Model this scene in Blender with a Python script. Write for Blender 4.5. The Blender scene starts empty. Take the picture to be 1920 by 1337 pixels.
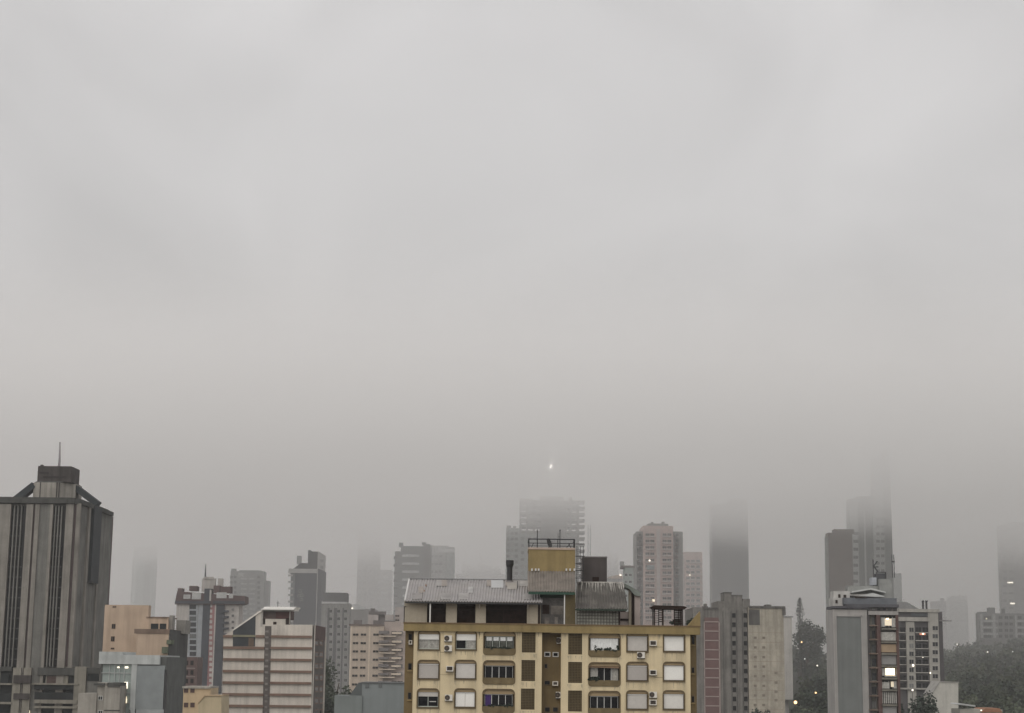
import bpy, bmesh, math, random
from mathutils import Vector, Matrix
from mathutils.geometry import tessellate_polygon
random.seed(7)
SC = bpy.context.scene
COL = SC.collection
# ------------------------------------------------------------------ camera
W0, H0, FPX = 1920.0, 1337.0, 3200.0
EYE = 32.0
PITCH = math.atan((1250 - H0 / 2) / FPX)
ROLL = 0.012
CAMROT = Matrix.Rotation(math.pi / 2 + PITCH, 3, 'X') @ Matrix.Rotation(ROLL, 3, 'Z')
cam = bpy.data.cameras.new('camera')
camo = bpy.data.objects.new('camera', cam)
COL.objects.link(camo)
camo.location = (0, 0, EYE)
camo.rotation_euler = CAMROT.to_euler()
cam.sensor_fit = 'HORIZONTAL'
cam.sensor_width = 36
cam.lens = 36 * FPX / W0
cam.clip_start = 0.5
cam.clip_end = 20000
SC.camera = camo
CR, SR = math.cos(ROLL), math.sin(ROLL)


def ray(px, py):
    return CAMROT @ Vector(((px - W0 / 2) / FPX, -(py - H0 / 2) / FPX, -1.0))


def level(x0, y0, x1, y1):
    """a photo rectangle with the camera's small roll taken out, as (x0,y0,x1,y1)"""
    cx, cy = (x0 + x1) / 2 - W0 / 2, (y0 + y1) / 2 - H0 / 2
    ux, uy = cx * CR + cy * SR, -cx * SR + cy * CR
    w, h = (x1 - x0) / 2, (y1 - y0) / 2
    return ux - w, uy - h, ux + w, uy + h


def uray(ux, uy):
    return (Matrix.Rotation(math.pi / 2 + PITCH, 3, 'X') @ Vector((ux / FPX, -uy / FPX, -1.0)))


class Face:
    """a vertical plane in the world: u along it, z up, d out of it (towards the viewer)"""

    def __init__(s, x, y, n=(0, -1)):
        s.x, s.y, s.n = x, y, n
        s.u = (-n[1], n[0]) if n[1] else (0, 1)

    def hit(s, r):
        n = s.n
        t = (s.x * n[0] + s.y * n[1]) / (r.x * n[0] + r.y * n[1])
        X, Y, Z = r.x * t, r.y * t, EYE + r.z * t
        return X * s.u[0] + Y * s.u[1], Z

    def at(s, px, py):
        return s.hit(ray(px, py))

    def rect(s, x0, y0, x1, y1):
        a, b, c, d = level(x0, y0, x1, y1)
        my, mx = (b + d) / 2, (a + c) / 2
        u0, _ = s.hit(uray(a, my))
        u1, _ = s.hit(uray(c, my))
        _, z1 = s.hit(uray(mx, b))
        _, z0 = s.hit(uray(mx, d))
        return min(u0, u1), max(u0, u1), z0, z1

    def p(s, u, z, d=0.0):
        bx = s.x * s.n[0] ** 2 + u * s.u[0]
        by = s.y * s.n[1] ** 2 + u * s.u[1]
        return (bx + s.n[0] * d, by + s.n[1] * d, z)


def front(D):
    return Face(0, D)


# ------------------------------------------------------------------ meshes
class MB:
    def __init__(s):
        s.v, s.f, s.m, s.sm = [], [], [], False

    def add(s, vs, fs, m=0):
        o = len(s.v)
        s.v += [tuple(v) for v in vs]
        s.f += [tuple(i + o for i in f) for f in fs]
        s.m += [m] * len(fs)
        return s

    def box(s, x0, x1, y0, y1, z0, z1, m=0):
        x0, x1 = min(x0, x1), max(x0, x1)
        y0, y1 = min(y0, y1), max(y0, y1)
        z0, z1 = min(z0, z1), max(z0, z1)
        return s.add([(x0, y0, z0), (x1, y0, z0), (x1, y1, z0), (x0, y1, z0), (x0, y0, z1), (x1, y0, z1), (x1, y1, z1), (x0, y1, z1)],
                     [(3, 2, 1, 0), (4, 5, 6, 7), (0, 1, 5, 4), (1, 2, 6, 5), (2, 3, 7, 6), (3, 0, 4, 7)], m)

    def fb(s, F, u0, u1, z0, z1, d0, d1, m=0):
        """box on a Face: u0..u1, z0..z1, from d0 out to d1"""
        a, b = F.p(u0, z0, d0), F.p(u1, z1, d1)
        return s.box(a[0], b[0], a[1], b[1], z0, z1, m)

    def px(s, F, x0, y0, x1, y1, f, b, m=0, z0=None):
        """box from a photo rectangle: f metres proud of the face, b metres behind it"""
        u0, u1, za, zb = F.rect(x0, y0, x1, y1)
        return s.fb(F, u0, u1, za if z0 is None else z0, zb, -b, f, m)

    def prism(s, pts, z0, z1, m=0, top=None):
        n = len(pts)
        top = top or pts
        vs = [(x, y, z0) for x, y in pts] + [(x, y, z1) for x, y in top]
        fs = [tuple(range(n - 1, -1, -1)), tuple(range(n, 2 * n))] + [(i, (i + 1) % n, n + (i + 1) % n, n + i) for i in range(n)]
        return s.add(vs, fs, m)

    def slab(s, F, uz, d0, d1, m=0):
        """polygon in the face (list of u,z) from depth d0 out to d1"""
        n = len(uz)
        vs = [F.p(u, z, d1) for u, z in uz] + [F.p(u, z, d0) for u, z in uz]
        fs = [tuple(range(n)), tuple(range(2 * n - 1, n - 1, -1))] + [(i, n + i, n + (i + 1) % n, (i + 1) % n) for i in range(n)]
        return s.add(vs, fs, m)

    def tube(s, p0, p1, r0, r1=None, n=8, m=0):
        r1 = r0 if r1 is None else r1
        p0, p1 = Vector(p0), Vector(p1)
        ax = (p1 - p0).normalized()
        t = Vector((0, 0, 1)) if abs(ax.z) < .9 else Vector((1, 0, 0))
        a = ax.cross(t).normalized()
        b = ax.cross(a)
        vs = []
        for p, r in ((p0, r0), (p1, r1)):
            for k in range(n):
                w = 2 * math.pi * k / n
                vs.append(p + a * (r * math.cos(w)) + b * (r * math.sin(w)))
        fs = [tuple(range(n)), tuple(range(2 * n - 1, n - 1, -1))] + [(i, n + i, n + (i + 1) % n, (i + 1) % n) for i in range(n)]
        return s.add(vs, fs, m)

    def bar(s, p0, p1, w, m=0):
        return s.tube(p0, p1, w * .7071, n=4, m=m)


WL = {}


def wl(o):
    return WL.get(o.name, Vector((0, 0, 0)))


def link(o, parent=None, loc=None):
    COL.objects.link(o)
    pw = wl(parent) if parent is not None else Vector((0, 0, 0))
    if loc is None:
        loc = pw
    WL[o.name] = Vector(loc)
    o.parent = parent
    o.location = Vector(loc) - pw
    return o


def tag(o, label=None, cat=None, group=None, kind=None):
    for k, v in (('label', label), ('category', cat), ('group', group), ('kind', kind)):
        if v:
            o[k] = v
    return o


def empty(name, label, cat, loc, group=None):
    o = bpy.data.objects.new(name, None)
    o.empty_display_size = 1
    link(o, None, loc)
    return tag(o, label, cat, group)


def mesh(name, mb, mats, origin=(0, 0, 0), smooth=False):
    me = bpy.data.meshes.new(name)
    o = Vector(origin)
    me.from_pydata([Vector(v) - o for v in mb.v], [], mb.f)
    for m in (mats if isinstance(mats, (list, tuple)) else [mats]):
        me.materials.append(m)
    for p, mi in zip(me.polygons, mb.m):
        p.material_index = mi
        p.use_smooth = smooth
    bm = bmesh.new()
    bm.from_mesh(me)
    bmesh.ops.recalc_face_normals(bm, faces=bm.faces)
    bm.to_mesh(me)
    bm.free()
    return me


def part(name, mb, mats, parent=None, loc=None, smooth=False):
    """link a mesh built in world coordinates as ONE object under its parent"""
    if loc is None:
        loc = wl(parent) if parent is not None else Vector((0, 0, 0))
    return link(bpy.data.objects.new(name, mesh(name, mb, mats, loc, smooth)), parent, loc)


def inst(name, me, parent, loc, rz=0.0, scale=None):
    o = bpy.data.objects.new(name, me)
    link(o, parent, loc)
    if rz:
        o.rotation_euler.z = rz
    if scale:
        o.scale = scale
    return o


# ------------------------------------------------------------------ materials
MATS = {}


def M(name, col=(.5, .5, .5), rough=.88, var=.14, scale=.5, streak=.0, spec=.3, bump=0.0, metal=0.0, fine=6.0, stain=None):
    """a painted or masonry surface: large and fine mottling, optional vertical rain streaks"""
    if name in MATS:
        return MATS[name]
    m = bpy.data.materials.new(name)
    m.use_nodes = True
    nt = m.node_tree
    N, L = nt.nodes, nt.links
    bs = N['Principled BSDF']
    bs.inputs['Roughness'].default_value = rough
    bs.inputs['Specular IOR Level'].default_value = spec
    bs.inputs['Metallic'].default_value = metal
    tc = N.new('ShaderNodeTexCoord')

    def noise(sc, mapping=None, det=4.0):
        n = N.new('ShaderNodeTexNoise')
        n.inputs['Scale'].default_value = sc
        n.inputs['Detail'].default_value = det
        if mapping:
            mp = N.new('ShaderNodeMapping')
            mp.inputs['Scale'].default_value = mapping
            L.new(tc.outputs['Object'], mp.inputs['Vector'])
            L.new(mp.outputs['Vector'], n.inputs['Vector'])
        else:
            L.new(tc.outputs['Object'], n.inputs['Vector'])
        return n.outputs['Fac']

    def mrange(src, a, b, c, d):
        r = N.new('ShaderNodeMapRange')
        r.inputs['From Min'].default_value = a
        r.inputs['From Max'].default_value = b
        r.inputs['To Min'].default_value = c
        r.inputs['To Max'].default_value = d
        L.new(src, r.inputs['Value'])
        return r.outputs['Result']

    def mul(a, b):
        n = N.new('ShaderNodeMath')
        n.operation = 'MULTIPLY'
        L.new(a, n.inputs[0])
        L.new(b, n.inputs[1])
        return n.outputs[0]
    f = mul(mrange(noise(scale), .3, .7, 1 - var, 1 + var), mrange(noise(fine), .25, .75, 1 - var * .7, 1 + var * .7))
    if streak:
        f = mul(f, mrange(noise(1.0, (1.1, 1.1, .07), 6), .42, .72, 1, 1 - streak))
        f = mul(f, mrange(noise(.22, None, 5), .5, .72, 1, 1 - streak * .6))
    mx = N.new('ShaderNodeMix')
    mx.data_type = 'RGBA'
    mx.blend_type = 'MULTIPLY'
    mx.inputs['Factor'].default_value = 1
    mx.inputs['A'].default_value = (*col, 1)
    L.new(f, mx.inputs['B'])
    out = mx.outputs['Result']
    if stain:
        sx = N.new('ShaderNodeMix')
        sx.data_type = 'RGBA'
        L.new(mrange(noise(.35, None, 6), .52, .68, 0, .8), sx.inputs['Factor'])
        L.new(out, sx.inputs['A'])
        sx.inputs['B'].default_value = (*stain, 1)
        out = sx.outputs['Result']
    L.new(out, bs.inputs['Base Color'])
    if bump:
        b = N.new('ShaderNodeBump')
        b.inputs['Strength'].default_value = bump
        b.inputs['Distance'].default_value = .05
        L.new(noise(fine * 2), b.inputs['Height'])
        L.new(b.outputs['Normal'], bs.inputs['Normal'])
    MATS[name] = m
    return m


def MRand(name, stops, rough=.2, spec=.5):
    """a material whose colour differs from object to object (panes and blinds)"""
    if name in MATS:
        return MATS[name]
    m = bpy.data.materials.new(name)
    m.use_nodes = True
    N, L = m.node_tree.nodes, m.node_tree.links
    bs = N['Principled BSDF']
    bs.inputs['Roughness'].default_value = rough
    bs.inputs['Specular IOR Level'].default_value = spec
    oi = N.new('ShaderNodeObjectInfo')
    cr = N.new('ShaderNodeValToRGB')
    cr.color_ramp.interpolation = 'LINEAR'
    e = cr.color_ramp.elements
    while len(e) < len(stops):
        e.new(.5)
    for el, (p, c) in zip(e, stops):
        el.position = p
        el.color = (*c, 1)
    L.new(oi.outputs['Random'], cr.inputs['Fac'])
    tc = N.new('ShaderNodeTexCoord')
    n = N.new('ShaderNodeTexNoise')
    n.inputs['Scale'].default_value = 3
    L.new(tc.outputs['Object'], n.inputs['Vector'])
    mx = N.new('ShaderNodeMix')
    mx.data_type = 'RGBA'
    mx.blend_type = 'MULTIPLY'
    mx.inputs['Factor'].default_value = .18
    L.new(cr.outputs['Color'], mx.inputs['A'])
    L.new(n.outputs['Fac'], mx.inputs['B'])
    L.new(mx.outputs['Result'], bs.inputs['Base Color'])
    MATS[name] = m
    return m


def ME(name, col, strength):
    if name in MATS:
        return MATS[name]
    m = bpy.data.materials.new(name)
    m.use_nodes = True
    bs = m.node_tree.nodes['Principled BSDF']
    bs.inputs['Base Color'].default_value = (*col, 1)
    bs.inputs['Emission Color'].default_value = (*col, 1)
    bs.inputs['Emission Strength'].default_value = strength
    MATS[name] = m
    return m


GLASS = MRand('window_glass', [(0, (.012, .014, .017)), (.55, (.03, .035, .04)), (.8, (.10, .11, .11)), (1, (.25, .25, .24))], .12, .3)
GLASSD = MRand('dark_window_glass', [(0, (.004, .004, .005)), (1, (.014, .015, .017))], .12, .15)
LIT = ME('lit_window', (1.0, .85, .6), 1.2)
LAMPW = ME('lamp_white', (1.0, .9, .76), 2.0)
LAMPO = ME('lamp_orange', (1.0, .62, .3), 2.5)
FRAME = M('window_frame_white', (.6, .6, .58), .6, .05)
DARKM = M('dark_metal', (.03, .03, .032), .55, .1)

# ------------------------------------------------------------------ render settings, sky, light, air
SC.render.engine = 'CYCLES'
cy = SC.cycles
cy.use_denoising = True
cy.volume_bounces = 10
cy.max_bounces = 12
cy.diffuse_bounces = 3
cy.glossy_bounces = 2
cy.volume_step_rate = 1.0
cy.volume_max_steps = 256
cy.use_adaptive_sampling = True
cy.adaptive_threshold = 0.01
SC.view_settings.view_transform = 'Standard'
SC.view_settings.look = 'None'
SC.view_settings.gamma = 1
SC.view_settings.use_curve_mapping = False

SUN_EL, SUN_AZ = math.radians(38), math.radians(205)   # a broad glow behind the viewer's left shoulder
SKYF = 1.0


def build_world():
    w = bpy.data.worlds.new('World')
    SC.world = w
    w.use_nodes = True
    N, L = w.node_tree.nodes, w.node_tree.links
    bg = N['Background']
    sky = N.new('ShaderNodeTexSky')
    sky.sky_type = 'NISHITA'
    sky.sun_disc = False
    sky.sun_elevation = SUN_EL
    sky.sun_rotation = SUN_AZ
    sky.air_density = 2
    sky.dust_density = 6
    tc = N.new('ShaderNodeTexCoord')
    sep = N.new('ShaderNodeSeparateXYZ')
    L.new(tc.outputs['Generated'], sep.inputs['Vector'])
    # the cloud deck: brighter overhead than at the horizon, softly mottled
    ramp = N.new('ShaderNodeMapRange')
    ramp.interpolation_type = 'LINEAR'
    ramp.inputs['From Min'].default_value = 0.0
    ramp.inputs['From Max'].default_value = 1.0
    ramp.inputs['To Min'].default_value = SKY_LOW
    ramp.inputs['To Max'].default_value = SKY_HIGH
    crv = N.new('ShaderNodeMath')
    crv.operation = 'POWER'
    crv.inputs[1].default_value = SKY_POW
    mxz = N.new('ShaderNodeMath')
    mxz.operation = 'MAXIMUM'
    mxz.inputs[1].default_value = 0.0
    L.new(sep.outputs['Z'], mxz.inputs[0])
    L.new(mxz.outputs[0], crv.inputs[0])
    L.new(crv.outputs[0], ramp.inputs['Value'])
    mp = N.new('ShaderNodeMapping')
    mp.inputs['Scale'].default_value = (1, 1, 1.15)
    mp.inputs['Location'].default_value = CLOUD_SHIFT
    L.new(tc.outputs['Generated'], mp.inputs['Vector'])
    no = N.new('ShaderNodeTexNoise')
    no.inputs['Scale'].default_value = 4.6
    no.inputs['Detail'].default_value = 5
    no.inputs['Roughness'].default_value = .4
    no.inputs['Distortion'].default_value = 1.0
    L.new(mp.outputs['Vector'], no.inputs['Vector'])
    nm = N.new('ShaderNodeMapRange')
    nm.inputs['From Min'].default_value = .3
    nm.inputs['From Max'].default_value = .7
    nm.inputs['To Min'].default_value = .88
    nm.inputs['To Max'].default_value = 1.12
    L.new(no.outputs['Fac'], nm.inputs['Value'])
    mu = N.new('ShaderNodeMath')
    mu.operation = 'MULTIPLY'
    L.new(ramp.outputs['Result'], mu.inputs[0])
    L.new(nm.outputs['Result'], mu.inputs[1])
    colr = N.new('ShaderNodeMix')
    colr.data_type = 'RGBA'
    colr.blend_type = 'MULTIPLY'
    colr.inputs['Factor'].default_value = 1
    colr.inputs['A'].default_value = (*SKY_TINT, 1)
    L.new(mu.outputs[0], colr.inputs['B'])
    mix = N.new('ShaderNodeMix')
    mix.data_type = 'RGBA'
    mix.inputs['Factor'].default_value = .95
    L.new(sky.outputs['Color'], mix.inputs['A'])
    L.new(colr.outputs['Result'], mix.inputs['B'])
    L.new(mix.outputs['Result'], bg.inputs['Color'])
    bg.inputs['Strength'].default_value = .1


SKY_LOW, SKY_HIGH, SKY_POW = 4.4, 9.4, .86      # times the background strength of 0.1
SKY_TINT = (1.0, .978, .976)
CLOUD_SHIFT = (8.48, 6.66, 8.3)
SC.view_settings.exposure = 0.0
build_world()
sun = bpy.data.lights.new('overcast_sun', 'SUN')
sun.energy = 1.1
sun.angle = math.radians(70)
sun.color = (1, .97, .92)
suno = bpy.data.objects.new('overcast_sun', sun)
COL.objects.link(suno)
suno.rotation_euler = (math.pi / 2 - SUN_EL, 0, math.radians(-20))


def volume(name, m_density, col, box):
    mb = MB().box(*box)
    m = bpy.data.materials.new(name)
    m.use_nodes = True
    N, L = m.node_tree.nodes, m.node_tree.links
    N.remove(N['Principled BSDF'])
    pv = N.new('ShaderNodeVolumePrincipled')
    pv.inputs['Color'].default_value = (*col, 1)
    pv.inputs['Density'].default_value = m_density
    L.new(pv.outputs[0], N['Material Output'].inputs['Volume'])
    o = part(name, mb, m)
    return o, m, pv


HAZE = 1.3e-4
CLOUD = 0.0185
haze, _, _ = volume('haze', HAZE, (.985, .978, .972), (-3400, 3400, -300, 4200, -1, 262))
tag(haze, 'thin grey mist hanging over the whole city', 'haze', None, 'stuff')


def build_cloud():
    o, m, pv = volume('low_cloud', CLOUD, (.985, .978, .972), (-1500, 1500, 400, 3600, .5, 182))
    tag(o, 'low grey cloud swallowing the tops of the distant towers', 'cloud', None, 'stuff')
    N, L = m.node_tree.nodes, m.node_tree.links
    g = N.new('ShaderNodeNewGeometry')
    sp = N.new('ShaderNodeSeparateXYZ')
    L.new(g.outputs['Position'], sp.inputs[0])
    no = N.new('ShaderNodeTexNoise')
    no.inputs['Scale'].default_value = .011
    no.inputs['Detail'].default_value = 3
    L.new(g.outputs['Position'], no.inputs['Vector'])

    def math_(op, a, b):
        n = N.new('ShaderNodeMath')
        n.operation = op
        for i, q in enumerate((a, b)):
            if isinstance(q, (int, float)):
                n.inputs[i].default_value = q
            else:
                L.new(q, n.inputs[i])
        return n.outputs[0]

    def ss(src, a, b):
        r = N.new('ShaderNodeMapRange')
        r.interpolation_type = 'SMOOTHERSTEP'
        r.inputs['From Min'].default_value = a
        r.inputs['From Max'].default_value = b
        L.new(src, r.inputs['Value'])
        return r.outputs['Result']
    zz = math_('ADD', sp.outputs['Z'], math_('MULTIPLY', math_('SUBTRACT', no.outputs['Fac'], .5), 36))
    zz = math_('ADD', zz, math_('MULTIPLY', math_('MAXIMUM', math_('SUBTRACT', sp.outputs['X'], 150), 0), .06))
    base = math_('MULTIPLY', ss(zz, 86, 114), ss(sp.outputs['Z'], 180, 114))
    skirt = math_('MULTIPLY', math_('MULTIPLY', ss(sp.outputs['Z'], 118, 80), .14), ss(sp.outputs['Y'], 430, 900))
    d = math_('ADD', math_('MULTIPLY', base, ss(sp.outputs['Y'], 400, 640)), skirt)
    L.new(math_('MULTIPLY', d, CLOUD), pv.inputs['Density'])


build_cloud()


# ------------------------------------------------------------------ building helpers
class T:
    """a thing whose parts are given as photo rectangles on its own vertical plane, D metres away"""

    def __init__(s, name, label, cat, D, px, group=None):
        s.F = front(D)
        s.D = D
        u, _ = s.F.at(px, 1200)
        s.o = empty(name, label, cat, (u, D, 0), group)

    def boxes(s, name, mat, rects, parent=None, F=None, ground=False, smooth=False, join=False):
        if not join and len(rects) > 1:
            return [s.boxes(name, mat, [r], parent, F, ground, smooth) for r in rects][0]
        mb = MB()
        for r in rects:
            x0, y0, x1, y1, f, b = r[:6]
            mb.px(F or s.F, x0, y0, x1, y1, f, b, m=r[6] if len(r) > 6 else 0, z0=0.0 if ground else None)
        return part(name, mb, mat, parent or s.o, smooth=smooth)

    def box(s, name, mat, x0, y0, x1, y1, f=.0, b=.3, parent=None, F=None, ground=False):
        return s.boxes(name, mat, [(x0, y0, x1, y1, f, b)], parent, F, ground)

    def poly(s, name, mat, pts, f=.0, b=.3, parent=None, F=None):
        F = F or s.F
        return part(name, MB().slab(F, [F.at(*p) for p in pts], -b, f), mat, parent or s.o)

    def side(s, px, py, right=True):
        """the receding side plane through a photo point of the front plane"""
        u, _ = s.F.at(px, py)
        return Face(u, 0, (1, 0) if right else (-1, 0))

    def wins(s, xs, ys, w, h, F=None, frame=None, glass=None, name='window', skip=0.0, d=0.0, **kw):
        """one window object for every x and y (photo pixels of the centres); w, h in metres"""
        F = F or s.F
        me = win_mesh(w, h, frame or FRAME, glass or GLASS, **kw)
        rz = {(0, -1): 0, (1, 0): math.pi / 2, (-1, 0): -math.pi / 2}[F.n]
        for y in ys:
            for x in xs:
                if skip and random.random() < skip:
                    continue
                u, z = F.at(x, y)
                inst(name, me, s.o, F.p(u, z, d), rz)


def parts(name, mb, mats, parent):
    """every box of the mesh as an object of its own"""
    out = []
    for k in range(0, len(mb.v), 8):
        q = MB()
        q.add(mb.v[k:k + 8], [tuple(i - k for i in f) for f in mb.f[k // 8 * 6:k // 8 * 6 + 6]])
        out.append(part(name, q, mats, parent))
    return out[0]


def sphere(mb, c, r, n=10, m=0):
    vs, fs = [], []
    k = n // 2
    for j in range(k + 1):
        a = math.pi * j / k
        for i in range(n):
            w = 2 * math.pi * i / n
            vs.append((c[0] + r * math.sin(a) * math.cos(w), c[1] + r * math.sin(a) * math.sin(w), c[2] + r * math.cos(a)))
    for j in range(k):
        fs += [(j * n + i, j * n + (i + 1) % n, (j + 1) * n + (i + 1) % n, (j + 1) * n + i) for i in range(n)]
    return mb.add(vs, fs, m)


WM = {}


def win_mesh(w, h, frame, glass, fr=.09, mull=1, sill=True, proud=.07):
    k = (round(w, 2), round(h, 2), frame.name, glass.name, fr, mull, sill, proud)
    if k in WM:
        return WM[k]
    mb = MB()
    a, c = w / 2, h / 2
    if fr:
        mb.box(-a, a, -proud, .02, c - fr, c)
        mb.box(-a, a, -proud, .02, -c, -c + fr)
        mb.box(-a, -a + fr, -proud, .02, -c + fr, c - fr)
        mb.box(a - fr, a, -proud, .02, -c + fr, c - fr)
        for i in range(mull):
            x = -a + w * (i + 1) / (mull + 1)
            mb.box(x - fr * .4, x + fr * .4, -proud * .8, .02, -c + fr, c - fr)
    if sill:
        mb.box(-a - .08, a + .08, -proud - .1, .02, -c - .1, -c)
    q = proud * .4
    mb.add([(-a + fr, -q, -c + fr), (a - fr, -q, -c + fr), (a - fr, -q, c - fr), (-a + fr, -q, c - fr)], [(0, 1, 2, 3)], 1)
    me = mesh('window', mb, [frame, glass])
    WM[k] = me
    return me


def rloop(u0, u1, z0, z1, rt, rb, n=5):
    pts = []
    for cx, cz, r, a0 in ((u1 - rb, z0 + rb, rb, -90), (u1 - rt, z1 - rt, rt, 0), (u0 + rt, z1 - rt, rt, 90), (u0 + rb, z0 + rb, rb, 180)):
        if r <= 0:
            pts.append((cx, cz))
            continue
        for i in range(n + 1):
            a = math.radians(a0 + 90 * i / n)
            pts.append((cx + r * math.cos(a), cz + r * math.sin(a)))
    return pts


def holed_wall(F, u0, u1, z0, z1, loops, depth, tunnel):
    """a wall with real openings: front sheet with holes, reveals `tunnel` deep, and its own sides"""
    mb = MB()
    outer = [(u0, z0), (u1, z0), (u1, z1), (u0, z1)]
    polys = [[Vector((u, z, 0)) for u, z in L] for L in [outer] + loops]
    flat = [p for L in [outer] + loops for p in L]
    tris = tessellate_polygon(polys)
    mb.add([F.p(u, z, 0) for u, z in flat], tris)
    for L in loops:
        n = len(L)
        mb.add([F.p(u, z, 0) for u, z in L] + [F.p(u, z, -tunnel) for u, z in L], [(i, (i + 1) % n, n + (i + 1) % n, n + i) for i in range(n)])
    mb.add([F.p(u, z, 0) for u, z in outer] + [F.p(u, z, -depth) for u, z in outer], [(i, (i + 1) % 4, 4 + (i + 1) % 4, 4 + i) for i in range(4)] + [(4, 5, 6, 7)])
    return mb


def corrugated(mb, a, b, c, d, wave=.28, amp=.06, seg=6, thick=.05, m=0):
    """ribbed sheet: eave a->b, ridge d->c, ribs running from eave to ridge"""
    a, b, c, d = map(Vector, (a, b, c, d))
    n = max(4, int((b - a).length / wave) * seg)
    up = (b - a).cross(d - a).normalized()
    if up.z < 0:
        up = -up
    vs, fs = [], []
    for i in range(n + 1):
        t = i / n
        o = up * (amp * math.sin(2 * math.pi * i / seg))
        p, q = a.lerp(b, t) + o, d.lerp(c, t) + o
        vs += [p, q, p - up * thick, q - up * thick]
    for i in range(n):
        k = 4 * i
        fs += [(k, k + 4, k + 5, k + 1), (k + 2, k + 3, k + 7, k + 6), (k, k + 2, k + 6, k + 4), (k + 1, k + 5, k + 7, k + 3)]
    fs += [(0, 1, 3, 2), (4 * n, 4 * n + 2, 4 * n + 3, 4 * n + 1)]
    return mb.add(vs, fs, m)


def leaves(mb, c, r, n, size, rnd, clumps=7, m=0):
    """leaf-sized faces gathered in clumps through an ellipsoid"""
    cs = []
    for i in range(clumps):
        while True:
            v = Vector((rnd.uniform(-1, 1), rnd.uniform(-1, 1), rnd.uniform(-1, 1)))
            if v.length < 1:
                break
        cs.append((Vector((v.x * r[0] * .72, v.y * r[1] * .72, v.z * r[2] * .72)), rnd.uniform(.32, .6)))
    vs, fs = [], []
    for i in range(n):
        cc, cr = cs[i % clumps]
        v = Vector((rnd.gauss(0, 1), rnd.gauss(0, 1), rnd.gauss(0, 1))).normalized() * (rnd.random() ** .4) * cr
        p = Vector(c) + cc + Vector((v.x * r[0], v.y * r[1], v.z * r[2]))
        a = Vector((rnd.gauss(0, 1), rnd.gauss(0, 1), rnd.gauss(0, .6))).normalized()
        b = a.cross(Vector((rnd.gauss(0, 1), rnd.gauss(0, 1), rnd.gauss(0, 1)))).normalized()
        s = size * rnd.uniform(.6, 1.3)
        k = len(vs)
        vs += [p - a * s - b * s * .3, p + a * s * .2 - b * s * .7, p + a * s, p + b * s * .7]
        fs.append((k, k + 1, k + 2, k + 3))
    return mb.add(vs, fs, m)


FOL = M('foliage', (.058, .074, .048), .8, .35, .5, fine=2.0)
FOLD = M('dark_foliage', (.048, .062, .048), .85, .35, .35, fine=1.5)
BARK = M('bark', (.07, .055, .04), .95, .2)


def tree(name, label, base, h, rad, n=900, size=.28, group=None, mat=None, seed=1):
    rnd = random.Random(seed)
    o = empty(name, label, 'tree', base, group)
    x, y, z = base
    mb = MB()
    th = h * .45
    mb.tube((x, y, z), (x + .1, y, z + th), h * .03, h * .02, 8)
    for k in range(5):
        a = k * 1.26 + rnd.random()
        mb.tube((x + .1, y, z + th * .9), (x + math.cos(a) * rad * .6, y + math.sin(a) * rad * .6, z + h * rnd.uniform(.6, .8)), h * .014, h * .004, 6)
    part('trunk', mb, BARK, o)
    c = leaves(MB(), (x, y, z + h * .64), (rad, rad, h * .36), n, size, rnd, 12)
    part('crown', c, mat or FOL, o)
    return o


# ------------------------------------------------------------------ the mustard and cream apartment block
CREAM = M('cream_render', (.67, .56, .365), .9, .07, .4, streak=.28, bump=.15, fine=9)
OCHRE = M('ochre_render', (.28, .212, .098), .9, .1, .5, streak=.25, bump=.15)
OCHRED = M('ochre_body_render', (.165, .12, .058), .9, .12, .5, streak=.3)
TRIM = M('window_trim_brown', (.135, .10, .055), .8, .1)
SOFFIT = M('blind_box_tan', (.36, .27, .16), .85, .08)
LATT = M('lattice_brown', (.12, .09, .048), .9, .15)
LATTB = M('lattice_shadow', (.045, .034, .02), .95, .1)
BLIND = MRand('roller_blind', [(0, (.62, .59, .55)), (.5, (.74, .71, .67)), (1, (.85, .83, .78))], .6, .3)
BLINDW = M('roller_blind_white', (.88, .87, .83), .6, .04)
BLINDG = M('roller_blind_grey', (.50, .47, .44), .6, .05)
CURT = M('curtain_grey', (.36, .35, .32), .9, .25, 3)
CURTW = M('curtain_white', (.84, .85, .84), .9, .12, 2.5)
CURTD = M('curtain_dark', (.10, .105, .09), .9, .3, 3)
PURP = M('curtain_purple', (.06, .03, .14), .9, .2)
PLANTER = M('planter_brown', (.17, .13, .068), .9, .15, .8, streak=.3)
SHEET = M('fibre_cement_sheet', (.34, .325, .32), .85, .14, .35, streak=.15, stain=(.27, .255, .24), fine=3)
SHEETD = M('mossy_cement_sheet', (.125, .116, .104), .9, .3, .6, streak=.4, stain=(.085, .08, .07), fine=3)
PWALL = M('penthouse_wall', (.40, .355, .28), .9, .1, .5, streak=.25)
BROWNDK = M('dark_brown_timber', (.022, .013, .010), .8, .2, spec=.1)
ROOMDK = M('dark_brown_blind', (.017, .010, .008), .9, .35, 2.0, spec=.05)
WHITEP = M('white_paint', (.62, .61, .585), .6, .06)
GREYBR = M('grey_brown_render', (.085, .074, .072), .9, .1, .5, streak=.25)
ACW = M('air_conditioner_white', (.66, .63, .57), .5, .08)

D0 = 172.0
A = T('apartment_building', 'mustard and cream apartment block with rounded shutter windows and a tin roofed penthouse', 'building', D0, 1034)
F0 = front(D0)
FB = front(D0 + 1.3)
A.box('core_wall', OCHRED, 759, 1182, 1306, 1300, 0, 16, F=FB, ground=True)

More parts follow.
